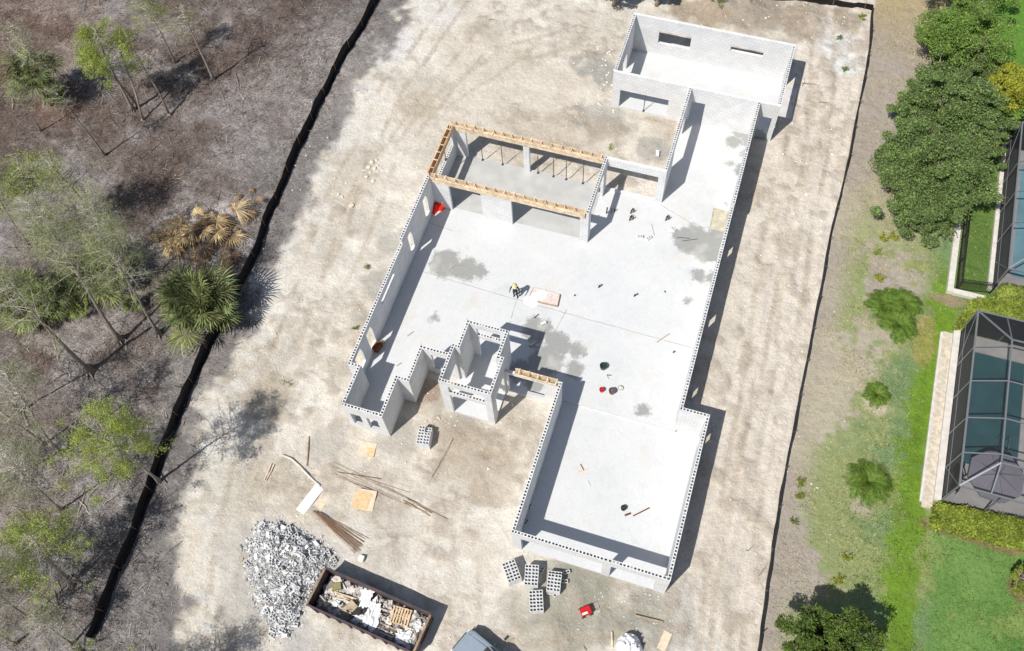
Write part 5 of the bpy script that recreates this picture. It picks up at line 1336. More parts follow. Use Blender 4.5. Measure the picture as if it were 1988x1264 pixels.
def sparse_tree(base_px, top_px, R, leaf, label, nleaf=3600, nbr=46, trunk_r=.13, hmul=1.0, h=None, seed=1, bark='bark', crown_frac=.45, lsize=.075, group="tall thin trees in the litter", extra=(), name="cypress_tree", flare=1.0, squash=.8, twigs=7):
    rng = np.random.default_rng(seed)
    b = W(*base_px); b[2] = gz(b[0], b[1]) - .05
    if h is None: h = height_for(b, top_px) * hmul
    top = W(*top_px, h)
    d = top[:2] - b[:2]; lim = .18 * h
    if np.hypot(*d) > lim: top[:2] = b[:2] + d / np.hypot(*d) * lim
    t = empty(name, b, 0, label, "tree", group)
    top_l = top - b; n = 12
    def spine(f):
        return np.array([top_l[0] * f ** 1.3, top_l[1] * f ** 1.3, top_l[2] * 1.06 * f]) + np.array([math.sin(f * 5 + seed) * .12, math.cos(f * 4 + seed * 2) * .12, 0]) * f
    mb = MB(); fs = np.linspace(0, 1, n)
    rs = [trunk_r * (1 + flare * 1.0 * math.exp(-f * 30)) * (1 - .86 * f) for f in fs]
    mb.tube([spine(f) for f in fs], rs, 9)
    for k in range(7):        # buttress roots
        a = k * .9 + rng.uniform(0, .5); r1 = trunk_r * rng.uniform(2.2, 3.6) * flare
        mb.tube([(0, 0, trunk_r * 4.5), (math.cos(a) * r1 * .45, math.sin(a) * r1 * .45, trunk_r * 1.6), (math.cos(a) * r1, math.sin(a) * r1, -.05)], [trunk_r * .35, trunk_r * .34, trunk_r * .18], 5)
    mb.build("trunk", MT[bark], t, smooth=True)
    for i_, (bp, tp) in enumerate(extra):
        b2 = W(*bp); q = b2 - b; q[2] = 0; t2 = W(*tp, h * .95) - b
        m2 = MB(); m2.tube([q, q + (t2 - q) * .3 + [.1, .05, 0], q + (t2 - q) * .65, t2], [trunk_r * .8, trunk_r * .55, trunk_r * .4, .02], 7)
        for k in range(5):
            a = k * 1.25; m2.tube([q + [0, 0, .35], q + [math.cos(a) * .2, math.sin(a) * .2, -.05]], [trunk_r * .3, trunk_r * .15], 4)
        m2.build("trunk", MT[bark], t, smooth=True)
    P0 = []; P1 = []; R0 = []; R1 = []; tips = []
    for i in range(nbr):
        f = 1 - crown_frac + crown_frac * (i + rng.random()) / nbr
        p = spine(min(f, 1)); a = i * 2.4 + rng.uniform(-.5, .5)
        ff = (f - (1 - crown_frac)) / crown_frac
        ln = R * (1.05 - .75 * ff ** 1.4) * rng.uniform(.55, 1.1)
        dr_ = np.array([math.cos(a), math.sin(a), rng.uniform(.05, .5)]); prev = p
        segs_ = 4
        for k in range(segs_):
            dr_ = dr_ + rng.normal(size=3) * .16; dr_[2] -= .03
            q = prev + dr_ / np.linalg.norm(dr_) * ln / segs_
            P0.append(prev); P1.append(q); R0.append(.028 * (1 - k / segs_) + .007); R1.append(.028 * (1 - (k + 1) / segs_) + .005)
            for _ in range(twigs // 2 if k else 1):
                td = dr_ * .5 + rng.normal(size=3) * .7; td[2] *= .5; e_ = q + td / np.linalg.norm(td) * rng.uniform(.2, .55) * (R / 2.5)
                P0.append(q); P1.append(e_); R0.append(.009); R1.append(.004); tips.append((q, e_))
                e2 = e_ + rng.normal(size=3) * .16; P0.append(e_); P1.append(e2); R0.append(.005); R1.append(.003); tips.append((e_, e2))
            prev = q
    mb = MB(); mb.segs(P0, P1, np.array(R0) * .8, np.array(R1) * .8, 3); mb.build("branches", MT['twig'], t)
    if nleaf:
        nleaf = int(nleaf * 2.9); lsize *= .62
        T0 = np.array([a for a, _ in tips]); T1 = np.array([b_ for _, b_ in tips])
        keep = fbm(T0[:, 0] + seed * 3, T0[:, 1], 1.3, seed) > .43
        if keep.sum() > 20: T0, T1 = T0[keep], T1[keep]
        k = rng.integers(0, len(T0), nleaf); f = rng.random((nleaf, 1))
        pts = T0[k] * (1 - f) + T1[k] * f + rng.normal(size=(nleaf, 3)) * np.array([.15, .15, .10])
        mb = MB(); mb.leaves(pts, lsize, flat=.35, aspect=.42, rng=rng); mb.build("foliage", MT[leaf], t)
    return t

sparse_tree((258, 213), (190, 70), 3.0, 'lf_cyp', "tall thin multi-stemmed tree with loose light green crown in the top left corner", nleaf=6500, nbr=60, seed=1, extra=(((277, 235), (215, 40)), ((268, 205), (170, 95)), ((330, 225), (240, 60))), lsize=.09)
sparse_tree((415, 155), (352, 20), 1.4, 'lf_grey', "nearly bare thin tree standing alone right of the top left crown", nleaf=350, nbr=22, seed=2, trunk_r=.11, crown_frac=.35)
sparse_tree((203, 302), (105, 172), 1.3, 'lf_grey', "slender bare pole-like tree beside the top left palm", nleaf=260, nbr=16, seed=3, trunk_r=.08, crown_frac=.3)
sparse_tree((175, 722), (12, 548), 2.4, 'lf_grey', "tall pale trunk with a wide flared base at the left edge", nleaf=1500, nbr=34, seed=4, trunk_r=.17, flare=1.6)
sparse_tree((234, 662), (95, 420), 2.9, 'lf_grey', "tall grey twiggy tree with flared base, two trees left of the green palm", nleaf=3400, nbr=48, seed=5, trunk_r=.14, flare=1.5, h=11.5, twigs=9, squash=.8)
sparse_tree((308, 648), (205, 455), 2.9, 'lf_grey', "tall grey twiggy tree touching the left side of the green palm", nleaf=2600, nbr=50, seed=6, trunk_r=.12, flare=1.3, h=11.0, twigs=10)
sparse_tree((88, 862), (-30, 770), 2.2, 'lf_grey', "leaning pale trunk low on the left edge", nleaf=900, nbr=30, seed=7, trunk_r=.09)
sparse_tree((140, 1130), (82, 1022), 2.9, 'lf_cyp', "light green tree with short pale trunk in the lower left corner", nleaf=4200, nbr=48, seed=8, trunk_r=.15, flare=1.3, h=7.0, crown_frac=.6, lsize=.085)
sparse_tree((310, 935), (180, 832), 3.1, 'lf_cyp', "bright yellow green crown left of the silt fence, its trunk at the fence", nleaf=5200, nbr=44, seed=9, trunk_r=.09, h=10.5, lsize=.085)
sparse_tree((120, 470), (40, 330), 3.0, 'lf_cyp', "broad loose green crown halfway up the left edge", nleaf=1500, nbr=36, seed=10, trunk_r=.1, h=8.5, lsize=.085)
sparse_tree((190, 430), (110, 330), 2.6, 'lf_cyp', "loose green crown below the top left palm", nleaf=1300, nbr=44, seed=12, trunk_r=.09, h=8.0, twigs=9)
sparse_tree((120, 880), (20, 735), 2.3, 'lf_grey', "bare twiggy grey crown at the left edge above the lower trees", nleaf=900, nbr=60, seed=11, trunk_r=.09, h=9, twigs=10)
sparse_tree((80, 255), (25, 165), 1.2, 'lf_grey', "small thin sapling at the far left below the top corner", nleaf=300, nbr=14, seed=13, trunk_r=.06)
sparse_tree((30, 1250), (-40, 1180), 2.4, 'lf_grey', "twiggy tree at the very bottom left corner", nleaf=900, nbr=44, seed=14, trunk_r=.08, h=6)
sparse_tree((285, 1385), (230, 1330), 2.6, 'lf_cyp', "tree just below the bottom left edge casting a branchy shadow on the sand", nleaf=3000, nbr=46, seed=15, trunk_r=.1, h=7.5)
sparse_tree((120, 1450), (60, 1400), 2.6, 'lf_cyp', "tree below the lower left corner outside the frame", nleaf=2500, nbr=46, seed=16, trunk_r=.1, h=9)
sparse_tree((-60, 980), (-160, 900), 2.6, 'lf_cyp', "tree beyond the left edge beside the lower trees", nleaf=2000, nbr=40, seed=17, trunk_r=.1, h=9)
sparse_tree((-80, 640), (-160, 560), 2.8, 'lf_cyp', "tree beyond the left edge beside the flared trunk", nleaf=2000, nbr=40, seed=18, trunk_r=.1, h=10)
sparse_tree((-40, 1160), (-120, 1100), 2.6, 'lf_cyp', "tree beyond the lower left edge", nleaf=2000, nbr=40, seed=19, trunk_r=.1, h=8)

def fan_frond(P, origin, az, el, plen, flen, rng, nl=22, droop=.3, w=.035):
    """petiole plus fan of leaflets"""
    d = np.array([math.cos(az) * math.cos(el), math.sin(az) * math.cos(el), math.sin(el)])
    hub = origin + d * plen; hub[2] -= droop * plen * .3
    P['pet'].append((origin, hub))
    side = np.array([-math.sin(az), math.cos(az), 0]); up = np.cross(d, side)
    for k in range(nl):
        a = (k / (nl - 1) - .5) * rng.uniform(3.4, 3.9)
        ld = d * math.cos(a) + side * math.sin(a) + up * (-.18 * abs(a) * rng.uniform(.5, 1.3))
        L_ = flen * (1 - .22 * abs(a) / 1.8) * rng.uniform(.85, 1.1)
        m_ = hub + ld * L_ * .55; e_ = hub + ld * L_; e_[2] -= droop * L_ * rng.uniform(.2, .8)
        nrm = np.cross(ld, up); nrm /= np.linalg.norm(nrm) + 1e-9
        P['v'] += [hub, m_ + nrm * w, e_, m_ - nrm * w]
def fan_palm(px, py, z, R, m, label, n=34, seed=1, group=None, trunk=True, dead=False, name="fan_palm", els=(-.35, 1.25), m2=None, trunk_mat='barkb'):
    rng = np.random.default_rng(seed)
    c = W(px, py, z); g = gz(c[0], c[1])
    t = empty(name, (c[0], c[1], g), 0, label, "palm", group); cl = np.array([0, 0, z - g])
    if trunk:
        b = MB(); b.tube([(0, 0, -.05), (0.03, 0, (z - g) * .5), (0, 0, z - g)], [.17, .14, .15], 10); b.build("trunk", MT[trunk_mat], t, smooth=True)
    nb = {m: dict(pet=[], v=[])}
    if m2: nb[m2] = dict(pet=[], v=[])
    for k in range(n):
        el = rng.uniform(*els); key = m2 if (m2 and el < .0 and rng.random() < .8) else m
        big = rng.uniform(.8, 1.15) if dead else 1.0
        fan_frond(nb[key], cl + (rng.normal(size=3) * [.35, .35, .05] if dead else 0), k * 2.4 + rng.uniform(-.3, .3) * (4 if dead else 1), el, R * rng.uniform(.25 if dead else .06, .75 if dead else .66), R * rng.uniform(.3, .5) * (big if dead else 1), rng, nl=18, droop=rng.uniform(.3, 1.1) if dead else .35, w=R * .012 + .008)
    for key, P in nb.items():
        b = MB()
        if P['v']: b.addarr(np.array(P['v']), np.arange(len(P['v'])).reshape(-1, 4))
        if P['pet']: b.segs([a for a, _ in P['pet']], [q for _, q in P['pet']], .016, .010, 3)
        b.build("fronds" if key == m else "dead_fronds", MT[key], t)
    return t
fan_palm(388, 592, 2.2, 3.5, 'palm', "big green fan palm leaning over the left silt fence", n=88, seed=1, group="fan palms in the litter", m2='palmg')
fan_palm(195, 525, 1.6, 2.9, 'palm', "dark green fan palm under the twiggy grey trees", n=44, seed=2, group="fan palms in the litter", m2='palmg')
fan_palm(66, 590, 1.6, 3.1, 'palm', "green fan palm at the left edge behind the pale flared trunk", n=44, seed=3, group="fan palms in the litter", m2='palmg')
fan_palm(58, 142, 3.6, 2.9, 'palm', "green fan palm with brown trunk in the top left", n=48, seed=4, group="fan palms in the litter")
fan_palm(395, 440, .9, 3.2, 'palmd', "dead fan palm with drooping tan fronds above the green palm", n=28, seed=5, dead=True, name="dead_palm", els=(-.45, .35), m2='palmo', group="dead palms by the silt fence")
fan_palm(430, 520, .5, 2.1, 'palmo', "brown withered palm clump between the dead palm and the silt fence", n=12, seed=6, dead=True, name="dead_palm", els=(-.2, .5), trunk=False, group="dead palms by the silt fence")
fan_palm(318, 470, .4, 1.5, 'palmd', "small tan withered fan palm left of the ash patch", n=9, seed=7, dead=True, name="dead_palm", els=(-.1, .5), trunk=False, group="dead palms by the silt fence")
fan_palm(480, 400, .3, 1.5, 'palmo', "low brown palm debris nearest the fence top of the dead palm", n=8, seed=8, dead=True, name="dead_palm", els=(-.1, .4), trunk=False, group="dead palms by the silt fence")
fan_palm(150, 600, .6, 1.2, 'palmg', "small yellowish fan palm between two bigger green ones", n=14, seed=9, trunk=False, group="fan palms in the litter")

def rosette(px, py, R, n, label, seed, z=.3, m='palms', group="round palm shrubs on the verge", el=(.0, 1.3)):
    """cycad-like shrub: arching feather fronds from one centre"""
    rng = np.random.default_rng(seed); c = W(px, py, z); g = gz(c[0], c[1])
    t = empty("palm_shrub", (c[0], c[1], g), 0, label, "shrub", group)
    b = MB(); b.tube([(0, 0, -.05), (0, 0, .3)], [.14, .1], 9); b.build("stem", MT['barkb'], t)
    V = []; P0 = []; P1 = []
    for k in range(n):
        a = k * 2.4 + rng.uniform(-.2, .2); e0 = rng.uniform(*el); L_ = R * rng.uniform(.8, 1.12)
        p = np.array([0, 0, .3]); sg = 9; ev = e0
        for s in range(sg):
            d = np.array([math.cos(a) * math.cos(ev), math.sin(a) * math.cos(ev), math.sin(ev)]); q = p + d * L_ / sg
            P0.append(p); P1.append(q); ev -= (e0 + .45) / sg * 1.2
            side = np.array([-math.sin(a), math.cos(a), 0])
            for w_ in (-1, 1):
                for u in (0, .5):
                    ps = p + (q - p) * u; ll = .30 * (R / 1.3) * math.sin(math.pi * (s + u + .8) / (sg + 1.2)) + .05
                    ld = side * w_ * .8 + d * .6 + np.array([0, 0, .12]); e_ = ps + ld * ll; nn = d * .024
                    V += [ps - nn, ps + ld * ll * .5 - nn, e_, ps + ld * ll * .5 + nn]
            p = q
    b = MB(); b.addarr(np.array(V), np.arange(len(V)).reshape(-1, 4)); b.segs(P0, P1, .012, .01, 3); b.build("fronds", MT[m], t)
rosette(1722, 592, 1.45, 60, "upper left of the three joined green palm clumps on the verge", 1, .5)
rosette(1752, 590, 1.45, 60, "upper right of the three joined green palm clumps on the verge", 2, .5)
rosette(1746, 628, 1.4, 60, "lower one of the three joined green palm clumps on the verge", 3, .5)
rosette(1701, 766, .9, 42, "smallest round palm shrub, in the middle of the verge", 4, .3)
rosette(1687, 934, 1.55, 66, "round palm shrub nearest the bottom of the verge", 5, .5)

def dense_tree(px, py, z, R3, leaf, label, n=16000, clumps=90, seed=1, group=None, lsize=.11, bark='bark', shell=.35, cr=.26):
    rng = np.random.default_rng(seed); c = W(px, py, z); g = gz(c[0], c[1])
    t = empty("broadleaf_tree", (c[0], c[1], g), 0, label, "tree", group); cl = np.array([0, 0, z - g])
    n = int(n * 2.1); lsize *= .64; clumps = int(clumps * 1.1)
    pts, cc = leafcloud_pts(cl, R3, n, rng, clumps, cr * .82, shell)
    pts = pts[pts[:, 2] > .25]
    b = MB(); b.leaves(pts, lsize, flat=.3, aspect=.6, rng=rng); b.build("crown", MT[leaf], t)
    b = MB(); b.tube([(0, 0, -.1), (.05, 0, z * .3), (0, .05, z * .6)], [.2, .15, .11], 9)
    fork = np.array([0, .05, z * .6])
    lim = cc[rng.choice(len(cc), min(34, len(cc)), replace=False)]
    for q in lim:
        mid = fork + (q - fork) * .5 + rng.normal(size=3) * .15
        b.tube([fork, mid, q, q + (q - mid) * .35], [.06, .035, .018, .006], 5, cap=False)
    nt_ = int(90 * float(np.mean(R3)) ** 2) if min(R3) > 1.4 else 0; q = cc[rng.integers(0, len(cc), nt_)] + rng.normal(size=(nt_, 3)) * .12 * R3[0] / 2; u_ = q - fork; u_ /= np.linalg.norm(u_, axis=1, keepdims=True)
    e_ = q + u_ * rng.uniform(.1, .3, (nt_, 1)) * R3[0] / 2 + rng.normal(size=(nt_, 3)) * .08
    b.segs(q, e_, .014, .005, 3); b.build("trunk", MT[bark], t, smooth=True)
    return t
for (b_, t_, R_s, lf_, n_, nb_, sd, h_, lab) in (
    ((150, 560), (70, 400), 2.6, 'lf_grey', 900, 60, 31, 9.5, "grey twiggy tree above the left edge palm"),
    ((70, 640), (-20, 500), 2.3, 'lf_grey', 600, 50, 32, 9, "bare twiggy tree at the left edge beside the palm"),
    ((270, 560), (180, 400), 2.2, 'lf_grey', 700, 64, 33, 8.5, "grey bare tree directly behind the twiggy pair, left of the dead palm"),
    ((250, 500), (170, 370), 2.0, 'lf_cyp', 600, 30, 34, 7.5, "small light green tree above the dark green fan palm"),
    ((60, 480), (-20, 330), 2.4, 'lf_cyp', 2600, 46, 35, 9, "loose green crown at the left edge, beside the broad one"),
    ((110, 190), (30, 60), 2.0, 'lf_grey', 500, 40, 36, 8, "thin grey tree between the top left palm and the corner"),
    ((340, 120), (270, -10), 1.8, 'lf_cyp', 1400, 34, 37, 7.5, "light green young tree at the top edge between two taller ones"),
    ((120, 990), (20, 880), 2.4, 'lf_grey', 1200, 60, 38, 9, "grey bare tree between the two light green lower trees"),
    ((60, 1200), (-40, 1080), 2.4, 'lf_grey', 900, 56, 39, 8, "grey bare tree left of the pale short trunk"),
    ((140, 1250), (70, 1180), 1.6, 'lf_grey', 500, 50, 40, 4.5, "low grey scrubby tree at the bottom left"),
    ((40, 800), (-60, 690), 2.2, 'lf_grey', 700, 50, 41, 9, "grey bare tree at the left edge above the bright crown")):
    sparse_tree(b_, t_, R_s, lf_, lab, nleaf=n_, nbr=nb_, seed=sd, h=h_, trunk_r=.075, twigs=10, crown_frac=.5)
for (px, py, z_, R_s, lab, sd) in ((130, 560, .8, 1.7, "low green fan palm between the two bigger ones at the left", 21), (30, 560, .8, 1.8, "fan palm clump cut by the left edge beside the bigger one", 22), (255, 590, .6, 1.2, "small fan palm between the flared trunk and the twiggy tree", 23), (30, 350, .8, 1.5, "fan palm under the broad green crown at the left edge", 24), (100, 175, .7, 1.4, "low fan palm under the top left palm", 25)):
    fan_palm(px, py, z_, R_s, 'palm', lab, n=30, seed=sd, trunk=False, group="fan palms in the litter", m2='palmg')
gr = "trees along the neighbour's boundary"
dense_tree(1825, 335, 3.2, (3.4, 3.3, 2.4), 'lf_oak', "largest dark green tree, over the near end of the neighbour's metal fence", 36000, 190, 1, gr)
dense_tree(1790, 400, 2.4, (2.3, 2.0, 1.8), 'lf_oak', "low dark green tree at the bottom of the tree row by the metal fence", 14000, 90, 2, gr)
dense_tree(1765, 300, 2.6, (2.0, 2.4, 1.8), 'lf_oak', "dark green tree bulging left over the dry verge", 15000, 90, 3, gr)
dense_tree(1838, 195, 3.2, (3.3, 3.0, 2.3), 'lf_oak', "mid green tree in the middle of the boundary row", 30000, 170, 4, gr)
dense_tree(1780, 200, 2.6, (1.7, 2.3, 1.6), 'lf_oak', "small dark green tree at the left of the boundary row's middle", 11000, 80, 10, gr)
dense_tree(1862, 70, 3.4, (3.2, 3.4, 2.4), 'lf_oak2', "bright green tree at the top of the boundary row", 32000, 170, 5, gr)
dense_tree(1890, -60, 3.4, (3.2, 3.2, 2.4), 'lf_oak2', "bright green tree cut off by the top edge", 16000, 120, 6, gr)
dense_tree(1880, 140, 2.8, (2.0, 1.9, 1.8), 'lf_oak', "dark green tree filling the gap between the top and the middle boundary trees", 11000, 80, 16, gr)
dense_tree(1905, 265, 2.4, (2.2, 1.9, 1.6), 'lf_oak', "dark green tree leaning over the far metal gate", 12000, 80, 17, gr)
dense_tree(1968, 165, 3.2, (1.8, 2.4, 1.9), 'lf_yel', "yellow green tree at the right edge beside the dark row", 15000, 90, 7, gr)
dense_tree(1962, 222, 1.9, (1.5, 1.2, 1.2), 'lf_oak2', "small yellow green bush just above the far metal gate", 7000, 60, 8, gr)
dense_tree(1622, 1250, 3.6, (2.3, 1.9, 1.7), 'lf_dark', "dark leafy tree at the bottom edge casting a big shadow on the verge", 20000, 110, 9, gr)
dense_tree(1580, 1262, 2.6, (1.3, 1.1, 1.1), 'lf_dark', "small leafy bush left of the bottom edge tree", 7000, 50, 11, gr)
dense_tree(1990, 1120, 1.2, (.7, 1.0, .8), 'lf_hedge', "round shrub at the right edge of the lower lawn", 4000, 40, 12, gr, lsize=.08)
dense_tree(1195, -36, 2.6, (1.8, 1.3, 1.5), 'lf_dark', "dark shrub at the top edge left of the far room", 5000, 60, 13, gr)
dense_tree(1280, -30, 2.2, (1.6, 1.0, 1.2), 'lf_dark', "dark shrub at the top edge behind the far room", 4000, 50, 14, gr)

def shrub(px, py, r, h, leaf, n, label, seed, name="weed_clump", cat="weed", group="weeds on the verge", lsize=.05):
    rng = np.random.default_rng(seed); c = G3(px, py); t = empty(name, c, 0, label, cat, group)
    ns = max(8, n // 40); a = rng.uniform(0, 6.28, ns); rr = r * np.sqrt(rng.random(ns)); tips = np.stack([rr * np.cos(a), rr * np.sin(a), h * rng.uniform(.4, 1, ns)], 1)
    b = MB(); b.segs(tips * np.array([.15, .15, 0]), tips, .008, .004, 3); b.build("stems", MT['twig'], t)
    k = rng.integers(0, ns, n); f = rng.uniform(.35, 1.05, (n, 1)); pts = tips[k] * np.concatenate([.15 + .85 * f, .15 + .85 * f, f], 1) + rng.normal(size=(n, 3)) * .05
    b = MB(); b.leaves(pts, lsize, flat=.4, rng=rng); b.build("leaves", MT[leaf], t)
for i, (px, py, r, h, leaf, n, lab) in enumerate((
        (1712, 466, .35, .5, 'lf_yel', 300, "yellow weed clump below the dark boundary trees, left of the pair"), (1733, 462, .4, .5, 'lf_yel', 360, "yellow weed clump below the dark boundary trees, right of the pair"),
        (1703, 492, .3, .3, 'lf_hedge', 200, "small faint weed below the yellow pair"), (1707, 544, .42, .5, 'lf_yel', 520, "bright yellow weed just above the three palm clumps"),
        (1554, 938, .35, .4, 'lf_hedge', 260, "narrow weed by the right silt fence"), (1552, 965, .3, .35, 'lf_hedge', 200, "narrow weed just under the first beside the right silt fence"), (1538, 1015, .4, .3, 'lf_grey', 200, "grey weed low by the right silt fence"),
        (1641, 1085, .3, .6, 'lf_yel', 220, "thin tall yellow weed on the lower verge"), (1626, 1130, .32, .6, 'lf_yel', 240, "thin yellow weed left of and below the tall one"), (1674, 35, .35, .3, 'lf_cyp', 240, "bright weed inside the far right fence corner"),
        (1640, 135, .4, .2, 'lf_oak', 160, "flat green weed on the white patch near the right fence"), (1628, 75, .3, .25, 'lf_oak', 160, "small green weed between white patches near the far corner"), (1390, 20, .7, .6, 'lf_grey', 300, "dry brush on the dirt heap behind the far room"),
        (690, 640, .3, .3, 'lf_grey', 90, "dry weed beside the left house wall"), (716, 520, .3, .3, 'lf_grey', 90, "dry weed farther up beside the left house wall"), (165, 1262, 1.0, .9, 'lf_grey', 500, "twiggy grey shrub at the lower end of the left silt fence"),
        (560, 745, .5, .2, 'lf_grey', 60, "faint dry weed in the sand near the left edge shadow"), (1186, 290, .3, .3, 'lf_cyp', 60, "small weed near the breezeway wall"))):
    shrub(px, py, r, h, leaf, n, lab, 100 + i)

def hedge(corners, h, label, n, seed, leaf='lf_hedge'):
    rng = np.random.default_rng(seed); C = [W(*p, 0)[:2] for p in corners]; c0 = np.mean(C, 0)
    t = empty("hedge", (c0[0], c0[1], 0), 0, label, "hedge", "clipped hedges round the pool cage")
    u = rng.random(n); v = rng.random(n)
    A, B, C_, D = [np.array(p) - c0 for p in C]
    xy = (A[None] * ((1 - u) * (1 - v))[:, None] + B[None] * (u * (1 - v))[:, None] + C_[None] * (u * v)[:, None] + D[None] * ((1 - u) * v)[:, None])
    top = h * (.82 + .3 * fbm(xy[:, 0] + 50, xy[:, 1], .7, seed)); edge = np.minimum.reduce([u, 1 - u, v * 1.0, 1 - v]) 
    top = top * (.75 + .25 * smooth(0, .15, edge)); z = top * (1 - rng.random(n) ** 2.2)
    xy = xy + rng.normal(size=xy.shape) * .07
    b = MB(); b.leaves(np.concatenate([xy, z[:, None]], 1), .085, flat=.3, rng=rng); b.build("leaves", MT[leaf], t)
    b = MB(); k = 60; uu = rng.random(k); vv = rng.random(k)
    s0 = (A[None] * ((1 - uu) * (1 - vv))[:, None] + B[None] * (uu * (1 - vv))[:, None] + C_[None] * (uu * vv)[:, None] + D[None] * ((1 - uu) * vv)[:, None])
    p0 = np.concatenate([s0, np.zeros((k, 1))], 1); p1 = p0 + np.array([0, 0, h * .8]) + rng.normal(size=(k, 3)) * .1
    b.segs(p0, p1, .02, .008, 4); b.build("stems", MT['barkb'], t)
hedge([(1802, 1025), (2040, 1085), (2060, 1030), (1812, 984)], 1.0, "long bright green hedge along the near end of the pool cage", 26000, 1)
hedge([(1845, 645), (2010, 650), (2010, 590), (1885, 588)], .9, "short bright green hedge between the two pool cages", 15000, 2)
hedge([(1925, 590), (2020, 610), (2010, 575), (1935, 562)], 1.1, "small rounded hedge under the upper pool cage corner", 5000, 3, 'lf_cyp')

# ---------------------------------------------------------------- scattered natural debris: fallen branches, stones
R_ = random.Random(77)
def stick(px, py, ln, a, m, label, grp, rr=.02):
    p = G3(px, py, .03); mb = MB(); pts = []
    for k in range(5):
        f = k / 4 - .5; pts.append((math.cos(a) * ln * f + R_.gauss(0, .04), math.sin(a) * ln * f + R_.gauss(0, .04), .02 + .05 * abs(math.sin(k * 2))))
    mb.tube(pts, [rr * 1.2, rr, rr, rr * .8, rr * .4], 5); o = mb.build("fallen_branch", MT[m]); o.location = p; tag(o, label, "branch", grp)
for k in range(90):
    py = R_.uniform(10, 1250); px = R_.uniform(5, 470 - py * .28 + 40)
    stick(px, py, R_.uniform(.5, 2.2), R_.uniform(0, 3.14), R_.choice(['bark', 'twig', 'barkb', 'twig']), "fallen branch lying in the leaf litter left of the silt fence", "fallen branches in the litter", R_.uniform(.012, .035))
for (px, py, ln, a) in ((720, 60, .6, 1.2), (960, 40, .9, .2), (1560, 160, .9, 1.5), (1575, 165, 1.4, .1), (1600, 200, .8, .3), (1455, 1065, .6, .9), (1480, 1110, .7, 1.2)):
    stick(px, py, ln, a, 'barkb', "small dry root lying on the bare sand", "dry roots on the sand", .015)
def stones(lst, label, group, m='stone', name="limestone_rock"):
    for (px, py, s) in lst:
        p = G3(px, py); bm = bmesh.new(); bmesh.ops.create_icosphere(bm, subdivisions=2, radius=1)
        sd = R_.uniform(0, 100)
        for v in bm.verts:
            k = 1 + .45 * (vnoise(v.co.x * 2 + sd, v.co.y * 2 + v.co.z * 3, 1, 4) - .5); v.co = Vector((v.co.x * k * s, v.co.y * k * s * R_.uniform(.8, .85), v.co.z * k * s * .55))
        me = bpy.data.meshes.new(name); bm.to_mesh(me); bm.free(); me.materials.append(MT[m]); o = link(bpy.data.objects.new(name, me))
        o.location = (p[0], p[1], p[2] + s * .2); o.rotation_euler = (0, 0, R_.uniform(0, 6)); tag(o, label, "rock", group)
stones([(722, 316, .2), (728, 328, .16), (716, 325, .18), (733, 322, .13), (712, 345, .15), (725, 352, .17), (731, 312, .12), (719, 335, .12), (683, 400, .2), (672, 355, .12), (657, 377, .14), (664, 382, .12), (650, 345, .1)],
       "pale limestone rock in the loose scatter left of the timber porch", "limestone rocks left of the porch")
stones([(R_.uniform(470, 760), R_.uniform(180, 700), R_.uniform(.03, .08)) for _ in range(60)] , "small pale stone on the sandy track left of the house", "small stones left of the house")
stones([(R_.uniform(1150, 1320), R_.uniform(1150, 1225), R_.uniform(.02, .045)) for _ in range(30)] + [(R_.uniform(1160, 1192), R_.uniform(90, 220), R_.uniform(.04, .1)) for _ in range(30)], "small grey concrete crumb near the outer walls", "concrete crumbs near the walls", 'rubble', "concrete_crumb")
stones([(R_.uniform(455, 560), R_.uniform(620, 760), R_.uniform(.03, .07)) for _ in range(40)] + [(R_.uniform(820, 980), R_.uniform(800, 830), R_.uniform(.03, .08)) for _ in range(24)], "small white stone in the grit seam", "small white grit stones")
stones([(R_.uniform(1400, 1640), R_.uniform(150, 1200), R_.uniform(.03, .08)) for _ in range(60)], "small stone on the rutted sand right of the house", "small stones right of the house")
o = MB(); p = G3(1276, 300); o.box(-.12, .12, -.25, .25, 0, .15); ob = o.build("block_fragment", MT['blk']); ob.location = p; ob.rotation_euler = (0, 0, .2); tag(ob, "pale block fragment beside the breezeway wall", "block")
# little teal scrap by the trees and grey sign piece on the fence
panel((1731, 225), .35, .25, .3, 'teal', "pale teal scrap sheet at the foot of the boundary trees", name="scrap_sheet")
o = MB(); p = W(300, 928, .6); o.box(-.55, .55, -.02, .02, 0, .12); ob = o.build("aluminium_strip", MT['alu']); ob.location = p; ob.rotation_euler = (0, 0, -.6); tag(ob, "pale slat lying over the left silt fence", "slat")

